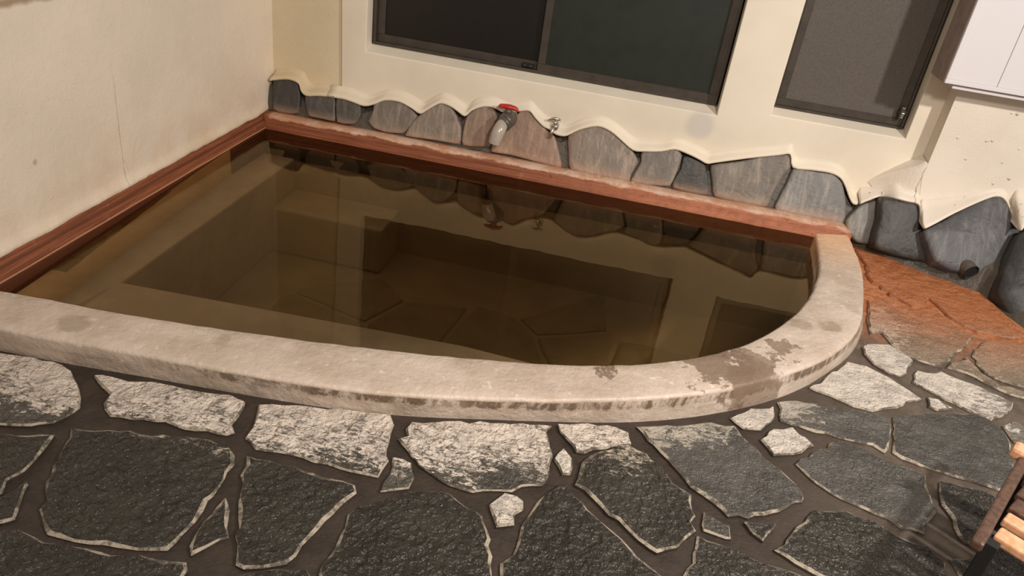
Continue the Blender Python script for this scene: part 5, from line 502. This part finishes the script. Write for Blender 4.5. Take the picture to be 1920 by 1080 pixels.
# dark joint bed behind the stones
bm = bmesh.new()
box(bm, (-.05, .0, -.05), (3.4, .10, .10))
tb = [Vector((-.03, .012 - .03 + .0, .07)), Vector((3.05, -.018, .07))]
xs = [k * 3.1 / 60 for k in range(61)]
def topz(x):
    best = min(wv, key=lambda p: abs(p[0] - x)); return best[1]
rings = [[Vector((x, -.078, .06)), Vector((x, -.070 + (topz(x) - .10) * .33, topz(x) - .022)), Vector((x, .05, topz(x) + .02)), Vector((x, .06, .06))] for x in xs]
loft(bm, rings)
obj('mortar_joint', bm, M_joint, wall_back)
# rounded stones
def wall_stone(P, col, parent, thick, bulge, label=None):
    P = [Vector(p) for p in P]
    c = sum(P, Vector()) / len(P); nrm = Vector()
    for i in range(len(P)): nrm += (P[i] - c).cross(P[(i + 1) % len(P)] - c)
    nrm.normalize()
    if nrm.y > 0: nrm = -nrm
    Q = []
    m = len(P)
    for i in range(m):
        for j in range(3):
            t = j / 3; p0, p1, p2, p3 = P[i - 1], P[i], P[(i + 1) % m], P[(i + 2) % m]
            a = .5 * ((2 * p1) + (p2 - p0) * t + (2 * p0 - 5 * p1 + 4 * p2 - p3) * t * t + (3 * p1 - p0 - 3 * p2 + p3) * t ** 3)
            Q.append(a.lerp(p1.lerp(p2, t), .5))
    def ring(s, d, seed): return [c + (q - c) * s + nrm * (d + bulge * .25 * noise.noise(q * 14 + Vector((seed, 0, 0)))) for q in Q]
    bm = bmesh.new()
    R_ = loft(bm, [[q - nrm * thick for q in ring(.97, 0, 0)], ring(1, -.012, 0), ring(.985, -.003, 0), ring(.95, .003, 0), ring(.85, bulge * .5, 1), ring(.6, bulge * .85, 2), ring(.3, bulge, 3)], True, False)
    cv = bm.verts.new(c + nrm * bulge)
    for i in range(len(Q)): bm.faces.new((R_[-1][i], R_[-1][(i + 1) % len(Q)], cv))
    o = obj('stone', bm, M_wstone, parent, True); o.color = (*col, 1)
    if label: o['label'] = label
    return o
for i, (col, P) in enumerate(STONES[:12]): wall_stone(P, col, wall_back, .05, .005)
# windows
def plate(name, lo, hi, m, parent, bev=.003, **k):
    bm = bmesh.new(); box(bm, lo, hi, bev); return obj(name, bm, m, parent, **k)
def sill(parent, W, zb, name='window_sill'):
    x0, x1, z0, z1 = W; bm = bmesh.new()
    loft(bm, [[Vector((x, .004, z0 - .012)), Vector((x, .004, z0 + .001)), Vector((x, .086, zb)), Vector((x, .1, zb)), Vector((x, .1, z0 - .012))] for x in (x0 - .004, x1 + .004)])
    obj(name, bm, M_skim, parent)
def bar(bm, a, b, y0, y1): box(bm, (a[0], y0, a[1]), (b[0], y1, b[1]), .002, 1)
def ring_frame(name, x0, x1, z0, z1, wd, y0, y1, m, parent):
    bm = bmesh.new()
    bar(bm, (x0, z0), (x1, z0 + wd), y0, y1); bar(bm, (x0, z1 - wd), (x1, z1), y0, y1)
    bar(bm, (x0, z0 + wd), (x0 + wd, z1 - wd), y0, y1); bar(bm, (x1 - wd, z0 + wd), (x1, z1 - wd), y0, y1)
    return obj(name, bm, m, parent)
win = bpy.data.objects.new('window_1', None); COL.objects.link(win); win['kind'] = 'structure'
sill(win, W1, .474)
ring_frame('window_frame', .512, 2.250, .474, 1.45, .014, .072, .13, M_frame, win)
s1 = ring_frame('left_sash', .526, 1.405, .486, 1.44, .038, .098, .122, M_frame, win)
s2 = ring_frame('right_sash', 1.362, 2.238, .486, 1.44, .036, .076, .098, M_frame, win)
plate('glass_pane', (.56, .108, .52), (1.375, .113, 1.41), M_pane1, s1, 0)
plate('glass_pane', (1.395, .085, .518), (2.205, .090, 1.41), M_pane2, s2, 0)
bm = bmesh.new(); box(bm, (1.285, .082, .492), (1.345, .098, .512), .003); box(bm, (1.305, .076, .497), (1.325, .084, .507), .002); obj('latch', bm, M_hole, s1)
for a in ((1.300, 1.328)):
    bm = bmesh.new(); tube(bm, [(a, .083, .502), (a, .078, .502)], .003, 8); obj('screw', bm, M_chrome, s1)
win2 = bpy.data.objects.new('window_2', None); COL.objects.link(win2); win2['kind'] = 'structure'
sill(win2, W2, .520)
ring_frame('window_frame', 2.505, 3.103, .519, 1.55, .012, .072, .13, M_frame, win2)
s3 = ring_frame('sash', 2.517, 3.091, .531, 1.54, .034, .078, .1, M_frame, win2)
plate('mesh_screen', (2.548, .086, .562), (3.06, .092, 1.51), M_screen, s3, 0)
bm = bmesh.new(); tube(bm, [(3.070, .08, .60), (3.070, .055, .60)], .016, 14); box(bm, (3.058, .045, .57), (3.078, .058, .625), .004); obj('latch', bm, M_frame, win2)
bm = bmesh.new(); box(bm, (3.066, .044, .575), (3.077, .047, .60), .001); obj('latch_plate', bm, M_chrome, win2)
plate('back_panel', (-.1, .14, .3), (3.3, .16, TOP), M_hole, wall_back, 0)

# ------------------------------------------------------------------ right stucco wall, standing proud, with its own stones
bm = bmesh.new()
w2p = [Vector(p) for p in WAVE2]
w2s = smooth_path([tuple(p) for p in w2p], 3)
bx = w2p[3]
front = [Vector((3.208, -.10, TOP)), Vector((3.208, -.10, .43)), Vector((3.208, -.10, .36)), bx] + w2s[10:] + [Vector((6.2, -.10, -.05)), Vector((6.2, -.10, TOP))]
vf = [bm.verts.new(p) for p in front]; vb = [bm.verts.new((p.x, .07, p.z)) for p in front]
tess(bm, front, vf)
for i in range(len(front)): j = (i + 1) % len(front); bm.faces.new((vf[i], vf[j], vb[j], vb[i]))
# tapering toe of the stucco, running out down-left over the smooth coat
lo = [w2s[k] for k in range(0, 10)]
hi = [Vector((3.02, -.004, .268)), Vector((3.05, -.022, .297)), Vector((3.085, -.045, .328)), Vector((3.12, -.066, .358)), Vector((3.15, -.083, .383)), Vector((3.172, -.093, .400)), Vector((3.186, -.098, .413)), Vector((3.196, -.10, .423)), Vector((3.203, -.10, .428)), Vector((3.208, -.10, .430))]
rings = []
for a, c in zip(lo, hi):
    rings.append([Vector((a.x, .03, a.z)), a, a.lerp(c, .33), a.lerp(c, .66), c, Vector((c.x - .004, c.y + .012, c.z + .006)), Vector((c.x - .006, .03, c.z + .012))])
loft(bm, rings, True, True)
wall_right = obj('wall_right', bm, M_stucco, kind='structure')
wl2 = smooth_path(WAVELIP2, 4)
bm = bmesh.new(); rings = []
for k, p in enumerate(wl2):
    r = .013 + noise.noise(p * 15) * .003; y1 = -.0 - .10 * min(1, max(0, (p.x - 3.02) / .14)); y0 = min(p.y, y1 - .004); ri = max(.036, (y1 - y0) * .6)
    rings.append([Vector((p.x, y1 + .05, p.z + .002)), Vector((p.x, y0 + r * .3, p.z - r * .3)), Vector((p.x, y0 - r * .45, p.z + .004)), Vector((p.x, y0 - r * .5, p.z + r * .7)), Vector((p.x, y0 - r * .1 + (y1 - y0) * .12, p.z + r * 1.2)),
                  Vector((p.x, y0 + (y1 - y0) * .5, p.z + ri * .55)), Vector((p.x, y0 + (y1 - y0) * .88, p.z + ri * .8)), Vector((p.x, y1 - .001, p.z + ri)), Vector((p.x, y1 + .05, p.z + ri))])
loft(bm, rings, True, True); obj('plaster_lip', bm, M_stucco, wall_right, True)
bm = bmesh.new(); P = [Vector((2.99, -.05, -.05)), Vector((2.99, -.03, .16)), Vector((3.2, -.07, .25)), Vector((3.55, -.08, .38)), Vector((5.5, -.08, .4)), Vector((5.5, -.5, -.05)), Vector((3.65, -.62, -.05)), Vector((3.45, -.32, -.05)), Vector((3.15, -.20, -.05))]
base = [Vector(p) for p in ((3.0, -.08, ZF - .02), (3.15, -.20, ZF - .02), (3.33, -.29, ZF - .02), (3.50, -.40, ZF - .02), (3.62, -.70, ZF - .02), (3.75, -1.2, ZF - .02), (5.6, -1.4, ZF - .02))]
up1 = [Vector(p) for p in ((3.0, -.05, .09), (3.15, -.15, .08), (3.33, -.20, .07), (3.53, -.33, .09), (3.70, -.60, .08), (3.95, -1.1, .1), (5.6, -1.2, .15))]
up2 = [Vector(p) for p in ((3.0, -.0, .20), (3.15, -.05, .20), (3.33, -.07, .12), (3.60, -.085, .25), (4.0, -.09, .4), (4.5, -.09, .4), (5.6, -.09, .42))]
up3 = [Vector((p.x, .06, p.z)) for p in up2]; b3 = [Vector((p.x, .06, ZF - .02)) for p in up2]
loft(bm, [base, up1, up2, up3, b3], False, False)
obj('mortar_joint', bm, M_joint, wall_right)
for i, (col, P) in enumerate(STONES[12:]): wall_stone(P, col, wall_right, .12, (.010, .012, .022, .04)[i])
for cx, cy, rw_, rh in ((4.22, -1.02, .24, .17), (4.72, -1.10, .23, .15), (5.20, -1.16, .22, .17), (4.45, -.62, .25, .15), (4.98, -.66, .26, .15)):
    P = [(cx + rw_ * math.cos(a) * (1 + .12 * math.sin(3 * a + cx * 5)), cy + rh * .8 * math.sin(a) + .0, .20 + (cy + 1.05) * .35 + rh * math.sin(a) * .75) for a in [2 * math.pi * k / 9 for k in range(9)]]
    wall_stone(P, (.08, .078, .075), wall_right, .16, .06)
# drain pipe mouth
bm = bmesh.new(); ctr = Vector((3.462, -.345, .062)); ax = Vector((.35, -.9, -.15)).normalized()
tube(bm, [ctr - ax * .10, ctr + ax * .012], .036, 20, False); tube(bm, [ctr - ax * .10, ctr + ax * .012], .033, 20, False)
u = ax.cross(Vector((0, 0, 1))).normalized(); v = u.cross(ax)
dp = thing('drain_pipe', 'open black drain pipe mouth at the foot of the boulders', 'pipe')
obj('pipe_wall', bm, M_joint, dp, True)
bm = bmesh.new(); vs = [bm.verts.new(ctr + ax * .006 + (u * math.cos(a) + v * math.sin(a)) * .034) for a in [k * math.pi / 10 for k in range(20)]]; bm.faces.new(vs)
obj('pipe_bore', bm, M_hole, dp)

# ------------------------------------------------------------------ white cabinet, top right
cab = thing('wall_cabinet', 'white enamelled metal wall box hung at the right edge beside the window', 'cabinet')
plate('body', (3.103, -.205, .800), (3.98, .0 - .001, 1.6), simple('shaded_enamel_side', (.40, .31, .28), .5), cab, .006)  # shade on the box's side is put into this darker enamel colour
ring_frame('front_frame', 3.098, 3.985, .806, 1.61, .018, -.224, -.203, M_white, cab)
plate('door', (3.116, -.219, .824), (3.300, -.205, 1.59), M_white, cab, .002)
plate('door', (3.3015, -.219, .824), (3.62, -.205, 1.59), M_white, cab, .002)
plate('door', (3.6215, -.219, .824), (3.967, -.205, 1.59), M_white, cab, .002)
plate('bottom_flange', (3.14, -.206, .786), (3.97, -.11, .802), M_white, cab, .003)

# ------------------------------------------------------------------ taps
fa = thing('red_handled_faucet', 'large grey plastic ball-valve faucet with a red T handle', 'faucet')
bm = bmesh.new(); tube(bm, [(1.285, .0, .262), (1.285, -.045, .262)], .032, 20); obj('wall_pipe', bm, M_pvc, fa, True)
bm = bmesh.new(); tube(bm, [(1.284, -.035, .262), (1.280, -.05, .262), (1.268, -.085, .256), (1.262, -.098, .250)], [.036, .040, .041, .036], 24); obj('valve_body', bm, M_pvcd, fa, True)
bm = bmesh.new(); tube(bm, [(1.268, -.092, .252), (1.258, -.110, .243)], [.040, .038], 24); obj('union_nut', bm, M_pvcd, fa, True)
bm = bmesh.new(); tube(bm, [(1.262, -.100, .250), (1.256, -.122, .240), (1.250, -.138, .222), (1.244, -.146, .200), (1.238, -.150, .172), (1.236, -.151, .158)], [.029, .031, .032, .032, .030, .029], 24, False)
tube(bm, [(1.236, -.151, .158), (1.237, -.150, .170)], [.0285, .024], 24); obj('spout', bm, M_pvc, fa, True)
bm = bmesh.new(); tube(bm, [(1.272, -.072, .29), (1.272, -.072, .318)], [.020, .014], 16); obj('stem', bm, M_pvcd, fa, True)
bm = bmesh.new()
rings = []
for k in range(15):
    t = -1 + 2 * k / 14; x = 1.272 + t * .050; zc = .326 - .010 * abs(t) ** 3 * (1 if t > 0 else .3); h = .010 + .003 * (1 - abs(t)); d = .012 + .008 * (1 - abs(t)) ** 1.5
    if k in (0, 14): h *= .5; d *= .6
    rings.append([Vector((x, -.072 + d * math.cos(a), zc + h * math.sin(a))) for a in [2 * math.pi * j / 12 for j in range(12)]])
loft(bm, rings); obj('handle', bm, M_red, fa, True, label='red T-shaped handle')
tp = thing('small_tap', 'small dull chrome tap between the stones, right of the red-handled faucet', 'faucet')
bm = bmesh.new(); tube(bm, [(1.512, .01, .262), (1.512, -.03, .262), (1.508, -.05, .262), (1.504, -.058, .258)], [.012, .014, .019, .015], 16); obj('tap_body', bm, M_chrome, tp, True)
bm = bmesh.new(); tube(bm, [(1.504, -.052, .26), (1.501, -.066, .254), (1.499, -.072, .240), (1.498, -.073, .215)], [.009, .009, .008, .008], 12); obj('spout', bm, M_chrome, tp, True)
bm = bmesh.new(); tube(bm, [(1.506, -.042, .27), (1.506, -.042, .292)], [.010, .006], 12); obj('stem', bm, M_chrome, tp, True)
bm = bmesh.new(); tube(bm, [(1.474, -.046, .293), (1.490, -.044, .299), (1.506, -.042, .302), (1.530, -.040, .298)], [.004, .007, .009, .005], 10); obj('handle', bm, M_chrome, tp, True)

# ------------------------------------------------------------------ slatted stool, bottom right
st = thing('slatted_stool', 'pale wooden slatted bath stool with a dark side rail, bottom right corner', 'stool')
A = Vector((2.82, -2.325, .215)); B_ = Vector((3.07, -1.93, .215)); d = (B_ - A).normalized(); r = Vector((d.y, -d.x, 0)); up = Vector((0, 0, 1))
def obox(name, o, ex, ey, ez, lx, ly, lz, m, bev=.004, **k):
    bm = bmesh.new(); box(bm, (0, 0, 0), (lx, ly, lz), bev)
    M = Matrix.Identity(4)
    for i, e in enumerate((ex, ey, ez)):
        for j in range(3): M[j][i] = e[j]
    M.translation = o; bm.transform(M); return obj(name, bm, m, st, **k)
obox('side_rail', A - d * .02 - r * .022, d, r, up, .62, .026, -.02 + .045, M_wood2, .006, label='dark stained side rail')
obox('side_rail', A - d * .02 + r * .36, d, r, up, .52, .036, .025, M_wood2, .006, label='dark stained side rail')
e1 = Vector((.79, -.61, 0)).normalized(); e0 = Vector((.61, .79, 0)).normalized()
for s, wd in ((.056, .048), (.132, .042)):
    obox('slat', A + d * s + r * .010 - up * .012, e0, e1, up, wd, .36, .022, M_wood, .005)
for s in (.20, .27, .34):
    obox('slat', A + d * s + r * .010 - up * .016, e0, e1, up, .060, .36, .018, M_wood2, .004, label='dark stained slat')
for a in (.03, .44):
    for b in (.0, .34):
        obox('leg', A + d * a + r * b - up * .225, d, r, up, .045, .03, .225, M_hole, .003)  # legs coloured black to stand in for the shade under the stool
obox('rail_end', A + d * .405 - r * .045 + up * .004, d, r, up, .05, .06, .035, M_wood, .010, label='pale rounded end knob of the rail')
